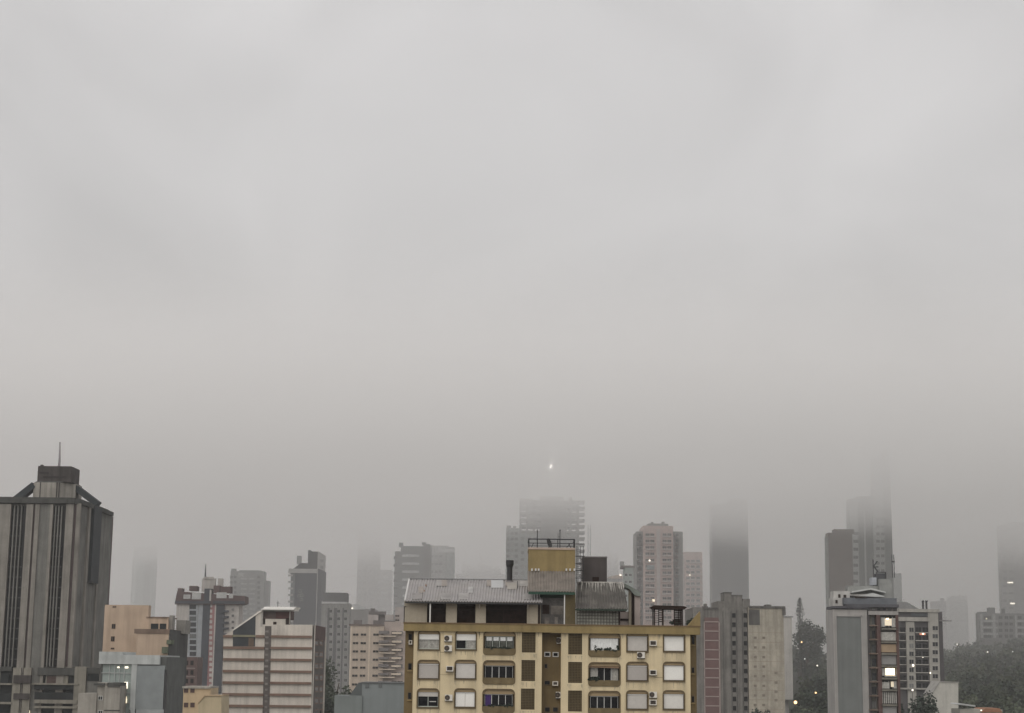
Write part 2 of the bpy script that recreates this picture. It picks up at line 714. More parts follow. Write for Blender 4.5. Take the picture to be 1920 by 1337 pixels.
# window columns: kind, x0, x1 for each half; rows: y offset
ROW = 53.5
LEFTC = [('a', 784.5, 824), ('a', 854.5, 893), ('c', 907.5, 965.5), ('d', 978.6, 1004.2)]
RIGHTC = [('d', 1065.5, 1091.5), ('c', 1104.5, 1162.5), ('a', 1175.5, 1214.8), ('a', 1244.2, 1283.5)]
YTOP = {'a': (1183.6, 1218.6), 'c': (1184.6, 1227), 'd': (1184.2, 1223.6)}
R_RIGHT = 3.6
cells = []
srnd = random.Random(31)
for half, cols in (('l', LEFTC), ('r', RIGHTC)):
    loops = []
    dy0 = 0 if half == 'l' else R_RIGHT
    for ci, (k, x0, x1) in enumerate(cols):
        for r in range(3):
            y0, y1 = YTOP[k]
            dy = dy0 + r * ROW + (1.5 if r and k != 'd' else 0)
            sx = -0.9 * r if half == 'l' else -.2 * r
            u0, u1, z0, z1 = F0.rect(x0 + sx, y0 + dy, x1 + sx, y1 + dy)
            L = {'a': rloop(u0, u1, z0, z1, .38, .04), 'c': rloop(u0, u1, z0, z1, .42, .3), 'd': rloop(u0, u1, z0, z1, 0, 0)}[k]
            loops.append(L)
            cells.append((half, ci, r, k, u0, u1, z0, z1, L))
    xa, xb = (775, 1016) if half == 'l' else (1052, 1294.5)
    u0, u1, _, z1 = F0.rect(xa, 1181 if half == "l" else 1185, xb, 1300)
    hw = holed_wall(F0, u0, u1, 0, z1, loops, 1.3, .42)
    # rain stains running down from the sills and the parapet
    for c in [c for c in cells if c[0] == half]:
        for q in range(8):
            u = srnd.choice((srnd.uniform(c[4], c[5]), c[4] + srnd.uniform(-.1, .2), c[5] + srnd.uniform(-.2, .1)))
            w, l, zz, d_ = srnd.uniform(.02, .07), srnd.uniform(.2, .8 if c[3] == 'a' else .55), c[6] - .12, .002 + .0002 * q
            hw.add([F0.p(u - w, zz, d_), F0.p(u + w, zz, d_), F0.p(u + w * .3, zz - l, d_), F0.p(u - w * .4, zz - l * .9, d_)], [(0, 1, 2, 3)], 1)
    for q in range(30):
        u = srnd.uniform(u0, u1)
        w, l, zz = srnd.uniform(.03, .10), srnd.uniform(.3, .9), z1 - .2
        if not any(c[4] - .2 < u < c[5] + .2 for c in cells if c[2] == 0):
            hw.add([F0.p(u - w, zz, .0042), F0.p(u + w, zz, .0042), F0.p(u + w * .3, zz - l, .0042), F0.p(u - w * .4, zz - l * .9, .0042)], [(0, 1, 2, 3)], 1)
    part('wall', hw, [CREAM, M('rain_stain', (.44, .375, .26), .9, .2, 1.5)], A.o)


def shrink(L, k):
    cu = (min(p[0] for p in L) + max(p[0] for p in L)) / 2
    cz = (min(p[1] for p in L) + max(p[1] for p in L)) / 2
    hu = max(p[0] for p in L) - cu
    hz = max(p[1] for p in L) - cz
    return [(cu + (u - cu) * (hu + k) / hu, cz + (z - cz) * (hz + k) / hz) for u, z in L]


def trim_mesh(L, w=.085, proud=.05, deep=.40):
    mb = MB()
    n = len(L)
    o, i2 = shrink(L, w), shrink(L, -.02)
    rings = [[F0.p(u, z, .004) for u, z in o], [F0.p(u, z, proud) for u, z in o], [F0.p(u, z, proud) for u, z in i2], [F0.p(u, z, -deep) for u, z in i2]]
    vs = [p for R_ in rings for p in R_]
    fs = []
    for q in range(3):
        fs += [(q * n + i, q * n + (i + 1) % n, (q + 1) * n + (i + 1) % n, (q + 1) * n + i) for i in range(n)]
    return mb.add(vs, fs)


def blind_mb(u0, u1, z0, z1, d):
    mb = MB()
    n = max(2, int((z1 - z0) / .13))
    for i in range(n):
        a = z0 + (z1 - z0) * i / n
        b = z0 + (z1 - z0) * (i + 1) / n
        mb.add([F0.p(u0, a, d), F0.p(u1, a, d), F0.p(u1, b, d + .025), F0.p(u0, b, d + .025)], [(0, 1, 2, 3)])
        mb.add([F0.p(u0, b, d + .025), F0.p(u1, b, d + .025), F0.p(u1, b, d), F0.p(u0, b, d)], [(0, 1, 2, 3)])
    return mb


def curtain_mb(u0, u1, z0, z1, d, amp=.05):
    mb = MB()
    n = max(6, int((u1 - u0) / .05))
    vs, fs = [], []
    for i in range(n + 1):
        u = u0 + (u1 - u0) * i / n
        q = d + amp * math.sin(i * 1.1) * (.6 + .4 * math.sin(i * .37))
        vs += [F0.p(u, z0, q), F0.p(u, z1, q * 1.0)]
    for i in range(n):
        fs.append((2 * i, 2 * i + 2, 2 * i + 3, 2 * i + 1))
    return mb.add(vs, fs)


# what each shutter window shows: (how far the blind is down, blind material, what is below)
ASTATE = {('l', 0, 0): (.36, BLINDW, 'curtain'), ('l', 1, 0): (.42, BLINDW, 'half'), ('l', 0, 1): (1, BLINDG, ''), ('l', 1, 1): (1, BLIND, ''),
          ('l', 0, 2): (.30, BLIND, 'open'), ('l', 1, 2): (1, BLINDW, 'split'),
          ('r', 2, 0): (1, BLIND, ''), ('r', 3, 0): (1, BLINDW, ''), ('r', 2, 1): (1, BLINDG, ''), ('r', 3, 1): (1, BLINDW, ''), ('r', 2, 2): (1, BLIND, ''), ('r', 3, 2): (1, BLIND, '')}
CSTATE = {('l', 0): 'plants_curtain', ('l', 1): 'dark', ('l', 2): 'purple', ('r', 0): 'white', ('r', 1): 'awning', ('r', 2): 'dark'}


def dims(L):
    return min(p[0] for p in L), max(p[0] for p in L), min(p[1] for p in L), max(p[1] for p in L)


def glazing(w, u0, u1, z0, z1, d, n, frame, glass, bar=.06):
    """n panes side by side with a frame round each"""
    mb = MB()
    for i in range(n + 1):
        c = u0 + (u1 - u0) * i / n
        mb.fb(F0, max(u0, c - bar / 2), min(u1, c + bar / 2), z0, z1, d - .03, d + .03)
    mb.fb(F0, u0, u1, z0 - .03, z0 + bar, d - .03, d + .035)
    mb.fb(F0, u0, u1, z1 - bar, z1 + .03, d - .03, d + .035)
    part('sash', mb, frame, w)
    for i in range(n):
        a, b = u0 + (u1 - u0) * i / n + bar / 2, u0 + (u1 - u0) * (i + 1) / n - bar / 2
        part('pane', MB().fb(F0, a, b, z0 + bar, z1 - bar, d - .012, d), glass, w)


GREENW = M('window_frame_green_grey', (.42, .45, .40), .6, .05)
for half, ci, r, k, u0, u1, z0, z1, L in cells:
    if k == 'd':
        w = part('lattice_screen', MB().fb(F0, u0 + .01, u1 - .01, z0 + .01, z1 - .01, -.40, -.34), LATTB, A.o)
        mb = MB()
        nx, nz = 9, 13
        for i in range(nx + 1):
            u = u0 + (u1 - u0) * i / nx
            mb.fb(F0, u - .028, u + .028, z0, z1, -.2, -.06)
        for i in range(nz + 1):
            z = z0 + (z1 - z0) * i / nz
            mb.fb(F0, u0, u1, z - .03, z + .03, -.19, -.07)
        part('lattice', mb, LATT, w)
        continue
    w = part('window', trim_mesh(L), TRIM, A.o)
    if k == 'a':
        drop, bm_, below = ASTATE[(half, ci, r)]
        hb = .30
        part('blind_box', MB().slab(F0, shrink([p if p[1] > z1 - hb else (p[0], z1 - hb) for p in L], -.025), -.36, -.10), SOFFIT, w)
        zt, zb = z1 - hb, z0 + .10
        part('sill', MB().fb(F0, u0 - .06, u1 + .06, z0 - .07, z0 + .05, -.38, .12), TRIM, w)
        if drop >= .99:
            b = part('roller_blind', blind_mb(u0 + .08, u1 - .08, zb, zt - .08, -.2), bm_, w)
            part('blind_rail', MB().fb(F0, u0 + .06, u1 - .06, zt - .1, zt - .02, -.2, -.13), WHITEP, w)
            if below == 'split':
                part('blind_seam', MB().fb(F0, (u0 + u1) / 2 - .02, (u0 + u1) / 2 + .02, zb, zt - .1, -.2, -.16), BLINDG, b)
        else:
            zm = zt - (zt - zb) * drop
            part('roller_blind', blind_mb(u0 + .06, u1 - .06, zm, zt, -.2), bm_, w)
            if below == 'curtain':
                glazing(w, u0 + .05, u1 - .05, zb, zt, -.3, 2, GREENW, CURT)
            elif below == 'half':
                glazing(w, u0 + .05, u1 - .05, zb, zt, -.3, 2, GREENW, GLASSD)
                part('curtain', curtain_mb((u0 + u1) / 2 + .05, u1 - .1, zb + .05, zm, -.27, .01), CURT, w)
            else:
                glazing(w, u0 + .05, u1 - .05, zb, zt, -.3, 2, GREENW, GLASSD)
                part('towel_rail', MB().fb(F0, (u0 + u1) / 2 + .15, u1 - .25, (zb + zm) / 2 - .03, (zb + zm) / 2 + .04, -.28, -.24), WHITEP, w)
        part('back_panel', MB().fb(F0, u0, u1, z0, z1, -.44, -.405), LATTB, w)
    else:
        st = CSTATE[(half, r)]
        hp, ht = (.52, .46) if st != 'awning' else (.46, .34)
        zt, zb = z1 - ht, z0 + hp
        part('ceiling_band', MB().slab(F0, shrink([p if p[1] > z1 - ht else (p[0], z1 - ht) for p in L], -.025), -.40, -.16), SOFFIT, w)
        part('planter_box', MB().slab(F0, shrink([p if p[1] < z0 + hp else (p[0], z0 + hp) for p in L], .06), -.40, .10), PLANTER, w)
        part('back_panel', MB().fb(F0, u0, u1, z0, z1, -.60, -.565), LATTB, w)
        ua, ub = u0 + .16, u1 - .16
        if st == 'plants_curtain':
            glazing(w, ua, ub, zb, zt, -.36, 4, GREENW, GLASSD)
            for i in range(4):
                a = ua + (ub - ua) * (i + .12) / 4
                b = ua + (ub - ua) * (i + .88) / 4
                part('curtain', curtain_mb(a, b, zt - .42, zt - .06, -.33, .01), CURTW, w)
                part('curtain', curtain_mb(a, b, zb + .05, zt - .42, -.34, .008), CURTD, w)
        elif st == 'white':
            glazing(w, ua, ub, zb, zt, -.4, 4, FRAME, CURTW)
            part('curtain', curtain_mb(ua, ub, zb - .1, zt, -.32, .03), CURTW, w)
        elif st == 'awning':
            glazing(w, ua, ub, zb, zt, -.38, 4, FRAME, GLASSD)
            part('awning', MB().add([F0.p(u0 + .02, zt + .05, -.3), F0.p(u1 - .02, zt + .05, -.3), F0.p(u1 - .1, zt - .16, .06), F0.p(u0 + .02, zt - .10, .06)], [(0, 1, 2, 3)]), M('awning_brown', (.2, .13, .08)), w)
            part('curtain', curtain_mb(ua, ua + (ub - ua) * .27, zb + .05, zt - .1, -.33, .015), CURT, w)
            part('curtain', curtain_mb(ua + (ub - ua) * .77, ub, zb + .05, zt - .1, -.33, .015), CURT, w)
        else:
            glazing(w, ua, ub, zb, zt, -.36, 4, FRAME, GLASSD)
            if st == 'purple':
                part('curtain', curtain_mb(ua + .06, ua + (ub - ua) * .22, zb + .05, zt - .04, -.33, .01), PURP, w)

# parapet round the terrace
mb = MB()
for (x0, y0, x1, y1, f, b) in ((757.2, 1170.3, 1034, 1184.5, .35, 1.9), (1034, 1174.0, 1312, 1188.6, .352, 1.9)):
    mb.px(F0, x0, y0, x1, y1, f, b)
u0, u1, z0, z1 = F0.rect(758, 1172, 1311, 1184)
mb.box(u0, u0 + .4, D0 + 1.9, D0 + 17, z0, z1 - .05)
mb.box(u1 - .4, u1, D0 + 1.9, D0 + 17, z0, z1 - .05)
part('parapet', mb, OCHRE, A.o)
mb = MB()
for (x0, y0, x1, y1) in ((756.5, 1168.3, 1034, 1170.4), (1034, 1172.0, 1313, 1174.1)):
    mb.px(F0, x0, y0, x1, y1, .42, 1.95)
part('coping', mb, M('coping_brown', (.16, .11, .06), .9, .2), A.o)
A.boxes('terrace_floor', M('terrace_tile', (.25, .22, .19)), [(760, 1181.5, 1308, 1183, 0, 15)], F=FB)

# setback side windows and the light well
for x0, y0, x1, y1 in ((765, 1187, 773.5, 1204), (764.5, 1242, 773, 1257), (764, 1297, 772, 1312), (1296, 1192, 1303, 1209), (1296, 1250, 1302.5, 1263), (1296, 1304, 1302.5, 1318)):
    u0, u1, z0, z1 = FB.rect(x0, y0, x1, y1)
    w = part('window', MB().fb(FB, u0, u1, z0, z1, 0, .06), TRIM, A.o)
    part('pane', MB().fb(FB, u0 + .07, u1 - .07, z0 + .08, z1 - .1, .03, .075), GLASSD, w)
    part('sill', MB().fb(FB, u0 - .05, u1 + .05, z0 - .1, z0 - .002, 0, .16), OCHRE, w)
for x0, y0, x1, y1 in ((1020.6, 1222.5, 1032, 1231.5), (1036.2, 1222.8, 1047.2, 1231.8), (1019.6, 1244, 1027.5, 1254), (1020, 1275.5, 1032, 1285), (1020.5, 1325, 1032, 1336), (1035.5, 1325, 1047, 1336)):
    u0, u1, z0, z1 = FB.rect(x0, y0, x1, y1)
    w = part('window', MB().fb(FB, u0, u1, z0, z1, 0, .07), WHITEP if y0 < 1240 else TRIM, A.o)
    part('pane', MB().fb(FB, u0 + .08, u1 - .08, z0 + .08, z1 - .08, .03, .085), GLASSD, w)

# small service cables on the face
for x0, y0, x1, y1 in ((824.6, 1218, 825, 1332), (1243, 1225, 1243.4, 1332)):
    A.box('cable', TRIM, x0, y0, x1, y1, .015, -.002)
for x0, y0, x1, y1 in ((1231, 1213, 1244, 1213.4), (1226, 1270, 1244, 1270.4), (825, 1265, 850, 1265.4), (825, 1223, 836, 1223.4)):
    A.box('cable', TRIM, x0, y0, x1, y1, .018, -.002)

# ---- penthouse
FP = front(D0 + 2.8)
EY, RY = D0 + 1.7, D0 + 9.5
u0, u1, z0, z1 = FP.rect(757.5, 1131, 1013.5, 1183)
loops = []
openings = [(800.5, 1131.5, 836, 1172), (856.5, 1131.5, 891.5, 1172), (911, 1132, 988, 1172)]
for q in openings:
    a, b, c, d = FP.rect(*q)
    loops.append(rloop(a, b, c, d, 0, 0))
part('penthouse_wall', holed_wall(FP, u0, u1, z0, z1 + .25, loops, 8, .5), PWALL, A.o)
for q, n in zip(openings, (1, 1, 2)):
    a, b, c, d = FP.rect(*q)
    w = part('terrace_door', MB().fb(FP, a, b, c, d, -.6, -.42), ROOMDK, A.o)
    mb = MB()
    for i in range(1, n):
        c0 = a + (b - a) * i / n * .86
        mb.fb(FP, c0 - .04, c0 + .04, c, d - .5, -.42, -.37)
    mb.fb(FP, a, b, d - .62, d - .50, -.42, -.33)
    part('door_rail', mb, BROWNDK, w)
A.box('door_slot', BROWNDK, 1008.5, 1133, 1012.8, 1173, .02, .3, F=FP)
A.boxes('awning_strut', WHITEP, [(806, 1130, 808.4, 1169, .9, -.78)], F=FP)
for x in (899, 989.5):
    part('awning_strut', MB().bar(FP.p(FP.at(x, 1140)[0], FP.at(x, 1140)[1], .02), FP.p(FP.at(x, 1129)[0], FP.at(x, 1129)[1], .9), .1), WHITEP, A.o)
A.boxes('wall_edge', DARKM, [(757, 1138, 758.6, 1170, .03, .02), (757, 1137, 762, 1138.4, .03, .02)], F=FP)


rnd = random.Random(9)


def corner(Y, px, py):
    f = front(Y)
    u, z = f.at(px, py)
    return (u, Y, z)


ea, eb = corner(EY, 759.5, 1126.6), corner(EY, 1017, 1129)
ra = corner(RY, 767.5, 1086.2)
rb = (eb[0] + .2, RY, ra[2])
mb = corrugated(MB(), ea, eb, rb, ra)
back = 2 * RY - EY
corrugated(mb, (ra[0], RY, ra[2]), (rb[0], RY, rb[2]), (rb[0], back, ea[2]), (ra[0], back, ea[2]), wave=.6, seg=4)
rf = part('roof', mb, SHEET, A.o)
part('roof_edge', MB().tube(Vector(ra) + Vector((0, 0, .06)), Vector(rb) + Vector((0, 0, .06)), .07, n=6), M('ridge_cap', (.2, .2, .2)), rf)
part('roof_edge', MB().bar((ea[0] - .02, EY, ea[2] + .02), (ra[0] - .02, RY, ra[2] + .05), .12), WHITEP, rf)
part('gutter', MB().box(ea[0], eb[0], EY + .02, EY + .16, ea[2] - .22, ea[2] - .06), DARKM, rf)
part('gable_wall', MB().add([(ea[0] + .3, D0 + 2.9, ea[2] - .3), (ra[0] + .1, RY, ra[2] - .2), (ra[0] + .1, back - 1, ea[2] - .3), (ea[0] + .5, D0 + 2.9, ea[2] - .3), (ra[0] + .3, RY, ra[2] - .2), (ra[0] + .3, back - 1, ea[2] - .3)], [(0, 1, 2), (3, 5, 4), (0, 3, 4, 1), (1, 4, 5, 2)]), PWALL, rf)


def on_roof(px, py):
    """the point of the penthouse roof slope behind a photo pixel"""
    n = Vector((0, ra[2] - ea[2], -(RY - EY))).normalized()
    r = ray(px, py)
    t = (Vector(ea) - Vector((0, 0, EYE))).dot(n) / r.dot(n)
    return Vector((0, 0, EYE)) + r * t


def roof_plate(px0, py0, px1, py1, lift):
    q = [on_roof(px0, py1), on_roof(px1, py1), on_roof(px1, py0), on_roof(px0, py0)]
    return MB().add([p + Vector((0, 0, lift)) for p in q] + [p + Vector((0, 0, lift - .03)) for p in q], [(0, 1, 2, 3), (7, 6, 5, 4)] + [(i, 4 + i, 4 + (i + 1) % 4, (i + 1) % 4) for i in range(4)])


for q in range(16):
    px_, py_ = rnd.uniform(772, 1000), rnd.choice((1088.5, 1101, 1113.5))
    c_ = rnd.choice(((.30, .285, .275), (.255, .24, .23), (.36, .35, .34), (.28, .25, .225)))
    part('roof_patch', roof_plate(px_, py_, px_ + rnd.uniform(8, 20), py_ + 11.5, .065 + .0006 * q), M('sheet_tone_%d' % int(c_[0] * 100), c_, .85, .2, .6, streak=.2), rf)
part('roof_patch', roof_plate(921, 1089, 944, 1103, .07), M('new_sheet', (.42, .425, .425), .8, .05), rf)
part('roof_patch', roof_plate(951, 1094, 969, 1106, .075), M('bare_sheet', (.33, .31, .28), .8, .1), rf)
part('roof_patch', roof_plate(969.5, 1091, 971, 1103, .08), DARKM, rf)
for q in ((797, 1097, 800, 1100), (793, 1107, 797, 1110)):
    part('roof_patch', roof_plate(*q, .07), M('rust_mark', (.2, .13, .09)), rf)
p = on_roof(955.5, 1091)
fl = part('flue', MB().tube((p.x, p.y, p.z - .2), (p.x, p.y, p.z + 1.75), .29, n=14), DARKM, A.o, smooth=False)
hx = p.z + 1.5
part('flue_cap', MB().tube((p.x, p.y, hx), (p.x, p.y, hx + .3), .29, .42, 14).tube((p.x, p.y, hx + .3), (p.x, p.y, hx + .75), .42, .42, 14), DARKM, fl)
part('flashing', MB().tube((p.x, p.y, p.z - .5), (p.x, p.y, p.z + .12), .62, .38, 14), M('flashing_grey', (.2, .19, .19)), fl)

# tank house with its lean-to
FT = front(D0 + 6)
th = A.box('tank_house', OCHRE, 990.8, 1030.5, 1078.3, 1130, 0, 6, F=FT)
A.box('tank_house_rim', M('rim_pink', (.42, .33, .27)), 990, 1026.8, 1078.9, 1030.6, .08, 6.1, F=FT, parent=th)
LA, LB = corner(D0 + 2.0, 989.8, 1108.2), corner(D0 + 2.0, 1079, 1109.5)
LD = corner(D0 + 5.96, 990, 1070.5)
LC = (LB[0] + .1, LD[1], LD[2])
lr = part('lean_to_roof', corrugated(MB(), LA, LB, LC, LD), M('brown_cement_sheet', (.215, .19, .165), .9, .2, .5, streak=.25, fine=3), A.o)
part('fascia', MB().box(LA[0] + .05, LB[0] - .05, D0 + 2.05, D0 + 2.2, LA[2] - .32, LA[2] - .05), M('fascia_green', (.035, .075, .055)), lr)
for x in (997.5, 1004.5, 1010, 1062, 1069, 1077):
    q = corner(D0 + 5.7, x, 1067.6)
    part('roof_bracket', MB().box(q[0] - .08, q[0] + .08, q[1] - .1, q[1] + .2, q[2] - .15, q[2] + .08), WHITEP, lr)
FV = front(D0 + 3.3)
vw = A.box('veranda_glazing', M('veranda_dark_grey', (.075, .07, .066), .5, .3, 1.5), 1013.5, 1110, 1057, 1184, 0, .2, F=FV)
A.boxes('shade', M('shade_dark_green', (.02, .035, .025)), [(1012.5, 1110, 1057, 1121, .06, -.01)], F=FV, parent=vw)
A.boxes('curtain', M('veranda_curtain', (.16, .145, .13), .9, .3, 2), [(1021, 1158, 1030, 1172, .05, -.01), (1033, 1136, 1056, 1152, .04, -.01), (1040, 1157, 1046, 1172, .05, -.01)], F=FV, parent=vw)
A.boxes('door_slot', BROWNDK, [(1017, 1134, 1030, 1151, .05, -.01)], F=FV, parent=vw)
A.box('veranda_post', WHITEP, 1057.4, 1110, 1059.4, 1176, 0, .15, F=front(D0 + 2.2))
A.box('penthouse_wall', M('olive_render', (.17, .135, .07), .9, .2, .6, streak=.3), 1060, 1110, 1079, 1184, 0, 3, F=FV)

# mossy roof with the glass-block wall below
EA, EB = corner(EY, 1078.8, 1140), corner(EY, 1177.5, 1141.6)
RA = corner(RY - 1.2, 1081.5, 1092.6)
RB = corner(RY - 1.2, 1169, 1093.4)
mr = part('mossy_roof', corrugated(MB(), EA, EB, (RB[0], RB[1], RA[2]), RA), SHEETD, A.o)
mb = MB()
rnd = random.Random(4)
for i in range(60):
    t = rnd.random() ** .75
    s0, s1 = Vector(RA).lerp(Vector((RB[0], RB[1], RA[2])), t), Vector(EA).lerp(Vector(EB), t)
    k = rnd.uniform(.08, .42)
    a, b = s0.lerp(s1, .01), s0.lerp(s1, k)
    w = rnd.uniform(.015, .05)
    up = Vector((0, -.06, .09))
    mb.add([a + up - Vector((w, 0, 0)), a + up + Vector((w, 0, 0)), b + up + Vector((w * .3, 0, 0)), b + up - Vector((w * .3, 0, 0))], [(0, 1, 2, 3)])
mb.tube(Vector(RA) + Vector((0, 0, .05)), Vector((RB[0], RB[1], RA[2] + .05)), .09, n=6)
part('lime_streak', mb, M('lime_streak_white', (.34, .325, .295), .9, .25, 1.5), mr)
part('gutter', MB().box(EA[0], EB[0] - .1, EY + .02, EY + .16, EA[2] - .24, EA[2] - .07), M('gutter_green', (.03, .045, .035)), mr)
gb = A.box('glass_block_wall', M('glass_block', (.24, .24, .205), .35, .3, 1.2, spec=.5), 1080, 1141, 1160, 1184, 0, .3, F=FP)
mb = MB()
ua, ub, za, zb = FP.rect(1082, 1143, 1160, 1184)
n = 14
for i in range(n + 1):
    u = ua + (ub - ua) * i / n
    mb.fb(FP, u - .035, u + .035, za, zb, 0, .025)
for i in range(8):
    z = za + (zb - za) * i / 7
    mb.fb(FP, ua, ub, z - .035, z + .035, 0, .022)
part('mortar_grid', mb, M('mortar_dark', (.085, .083, .072)), gb)
A.boxes('corner_post', BROWNDK, [(1159.5, 1141, 1162.5, 1184, .1, .1), (1159, 1140.5, 1173, 1147, .12, .3)], F=FP)
FQ = front(D0 + 9)
A.boxes('rear_wall', M('rear_wall_pink', (.42, .36, .33), .9, .1, .6, streak=.2), [(1163, 1147, 1184.5, 1184, 0, .4), (1189, 1116, 1200, 1184, .6, 1.2)], F=FQ)
A.boxes('rear_column', PWALL, [(1178.5, 1104, 1183.6, 1184, .3, .3)], F=FQ)
A.boxes('rear_rail', BROWNDK, [(1163, 1160, 1184, 1164, .1, 0), (1184.2, 1112, 1188.6, 1184, .4, .5)], F=FQ)
A.poly('rear_roof', M('rear_roof_green_grey', (.17, .19, .17), .9, .2), [(1168, 1094), (1177, 1098), (1198, 1110), (1200.5, 1119), (1189, 1117), (1180, 1106), (1170, 1101)], .9, 2, F=FQ)
tr = A.box('tank_room', GREYBR, 1093.3, 1045.3, 1138, 1100, 0, 5, F=front(D0 + 11))
A.box('tank_room_rim', M('rim_grey', (.2, .185, .18)), 1092.8, 1043.4, 1138.6, 1045.4, .06, 5.1, F=front(D0 + 11), parent=tr)
A.box('roof_vent', BROWNDK, 1111, 1082, 1123, 1094, 0, .6, F=front(D0 + 9.2))
A.poly('end_parapet', OCHRE, [(1286.5, 1176), (1311.6, 1146.5), (1312.4, 1150), (1312.6, 1177)], .3, .5, F=FB)
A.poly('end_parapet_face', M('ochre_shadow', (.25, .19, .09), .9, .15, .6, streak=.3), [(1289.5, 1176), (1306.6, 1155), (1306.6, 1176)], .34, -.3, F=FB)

# railing, ladder
FR = front(D0 + 6.1)
mb = MB()
mb.px(FR, 990.5, 1010.2, 1078, 1012.2, 0, .05)
mb.px(FR, 990.5, 1023.5, 1078, 1024.4, 0, .05)
for x0, x1, y0 in ((990.6, 992.6, 1010), (1006.8, 1008.4, 1012), (1029.5, 1030.5, 1012), (1045.2, 1046.2, 1012), (1075, 1078.2, 1011)):
    mb.px(FR, x0, y0, x1, 1028, 0, .08)
for xs in ((996, 1000), (1062, 1069), (1070.5, 1066)):
    mb.bar(FR.p(*FR.at(xs[0], 1027.5), 0), FR.p(*FR.at(xs[1], 1019), 0), .05)
u0, u1, z0, z1 = FR.rect(990.5, 1010.6, 1078, 1012)
mb.box(u0, u0 + .06, D0 + 6.1, D0 + 11.9, z0, z1)
mb.box(u1 - .06, u1, D0 + 6.1, D0 + 11.9, z0, z1)
mb.box(u0, u1, D0 + 11.85, D0 + 11.92, z0, z1)
part('railing', mb, DARKM, A.o)
FL = front(D0 + 7)
mb = MB()
for x in (1081.5, 1088, 1094):
    mb.px(FL, x - .45, 1024, x + .45, 1094, 0, .05)
for y in (1020, 1043, 1057, 1070, 1084):
    mb.px(FL, 1079, y - .7, 1095.5, y + .7, .02, .07)
for k in range(18):
    y = 1030 + k * 3.6
    mb.px(FL, 1081.5, y - .25, 1088, y + .25, 0, .04)
part('ladder', mb, DARKM, A.o)

# ---- things that stand on or hang from the block
GA = 'satellite dish and aerials on the tank house'
u, z = FR.at(1029.5, 1017.5)
dn = Vector((.84, -.48, .28)).normalized()
o = empty('satellite_dish', 'dark satellite dish tilted behind the railing on the mustard tank house', 'dish', (u, D0 + 7, z - .6))
mb = MB()
a = dn.cross(Vector((0, 0, 1))).normalized()
b = dn.cross(a)
R0, nr = .52, 18
vs = [Vector((u, D0 + 7, z)) - dn * .1]
for q in (1, 2, 3):
    for k in range(nr):
        w = 2 * math.pi * k / nr
        vs.append(Vector((u, D0 + 7, z)) + (a * math.cos(w) + b * math.sin(w)) * R0 * q / 3 + dn * (.17 * (q / 3) ** 2 - .1))
fs = [(0, 1 + k, 1 + (k + 1) % nr) for k in range(nr)]
for q in (0, 1):
    fs += [(1 + q * nr + k, 1 + (q + 1) * nr + k, 1 + (q + 1) * nr + (k + 1) % nr, 1 + q * nr + (k + 1) % nr) for k in range(nr)]
mb.add(vs, fs)
part('reflector', mb, M('dish_grey', (.05, .05, .05), .6), o)
part('feed_arm', MB().bar(Vector((u, D0 + 7, z)) - b * .2, Vector((u, D0 + 7, z)) + dn * .45, .03), DARKM, o)
part('mount', MB().tube((u, D0 + 7, z - .75), (u, D0 + 7, z - .05), .04), DARKM, o)
for px, y0, y1, lab, cross in ((1007.6, 993, 1030, 'thin aerial pole with short cross bars above the railing corner', 3), (1050, 996, 1030, 'aerial mast with a knob on top beside the satellite dish', 0)):
    FA = front(D0 + 8)
    u, z1 = FA.at(px, y0)
    _, z0 = FA.at(px, y1)
    o = empty('aerial', lab, 'aerial', (u, D0 + 8, z0), 'aerials on the tank house')
    part('mast', MB().tube((u, D0 + 8, z0), (u, D0 + 8, z1), .05, n=6), DARKM, o)
    mb = MB()
    if cross:
        for k in range(cross):
            zz = z1 - .1 - k * .18
            mb.bar((u - .03, D0 + 7.6 + .1 * k, zz), (u + .03, D0 + 8.4 - .1 * k, zz), .03)
    else:
        mb.tube((u, D0 + 8, z1), (u, D0 + 8, z1 + .16), .08, .06, 8)
        mb.tube((u - .2, D0 + 8, z1 - 1.6), (u - .2, D0 + 8, z1 - .2), .02, n=5)
        mb.bar((u - .2, D0 + 8, z1 - .6), (u, D0 + 8, z1 - .6), .03)
    part('aerial_bar', mb, DARKM, o)

# pergola
FG = front(D0 + 1.75)
o = empty('pergola', 'dark timber pergola with latticed posts on the roof terrace', 'pergola', FG.p(FG.at(1254, 1176)[0], FG.at(1254, 1176)[1] - .3, 0))
pts = [FG.at(*q) for q in ((1220, 1138.5), (1226, 1135), (1282, 1136.6), (1288, 1139), (1283, 1142.8), (1226, 1142))]
part('roof', MB().slab(FG, pts, -2.2, .25), BROWNDK, o)
zb_ = FG.at(1254, 1176)[1] - .35
for x0, x1 in ((1226.2, 1228.4), (1234.3, 1236), (1241.2, 1244.4), (1263.6, 1265.4), (1271.2, 1272.8), (1277.6, 1280.4)):
    mb = MB().px(FG, x0, 1141, x1, 1176, 0, .13)
    part('post', mb, BROWNDK, o)
    if x0 in (1226.2, 1277.6):
        part('post', MB().px(FG, x0, 1141, x1, 1176, -1.9, 2.02), BROWNDK, o)
for x0, x1 in ((1228.4, 1241.2), (1265.4, 1277.6)):
    mb = MB()
    for k in range(7):
        y = 1145 + k * 4.1
        if x0 < 1240 and k < 6:
            mb.px(FG, x0 + 7.6, y - .9, x1, y + .9, 0, .06)
            mb.px(FG, x0, y + 1, x0 + 5.9, y + 1.9, -.02, .06)
        elif x0 > 1240:
            mb.px(FG, x0, y - .9, x1, y + .9, 0, .06)
    part('lattice', mb, BROWNDK, o)

rnd = random.Random(3)
TERRA = M('terracotta', (.2, .1, .06), .9, .2)


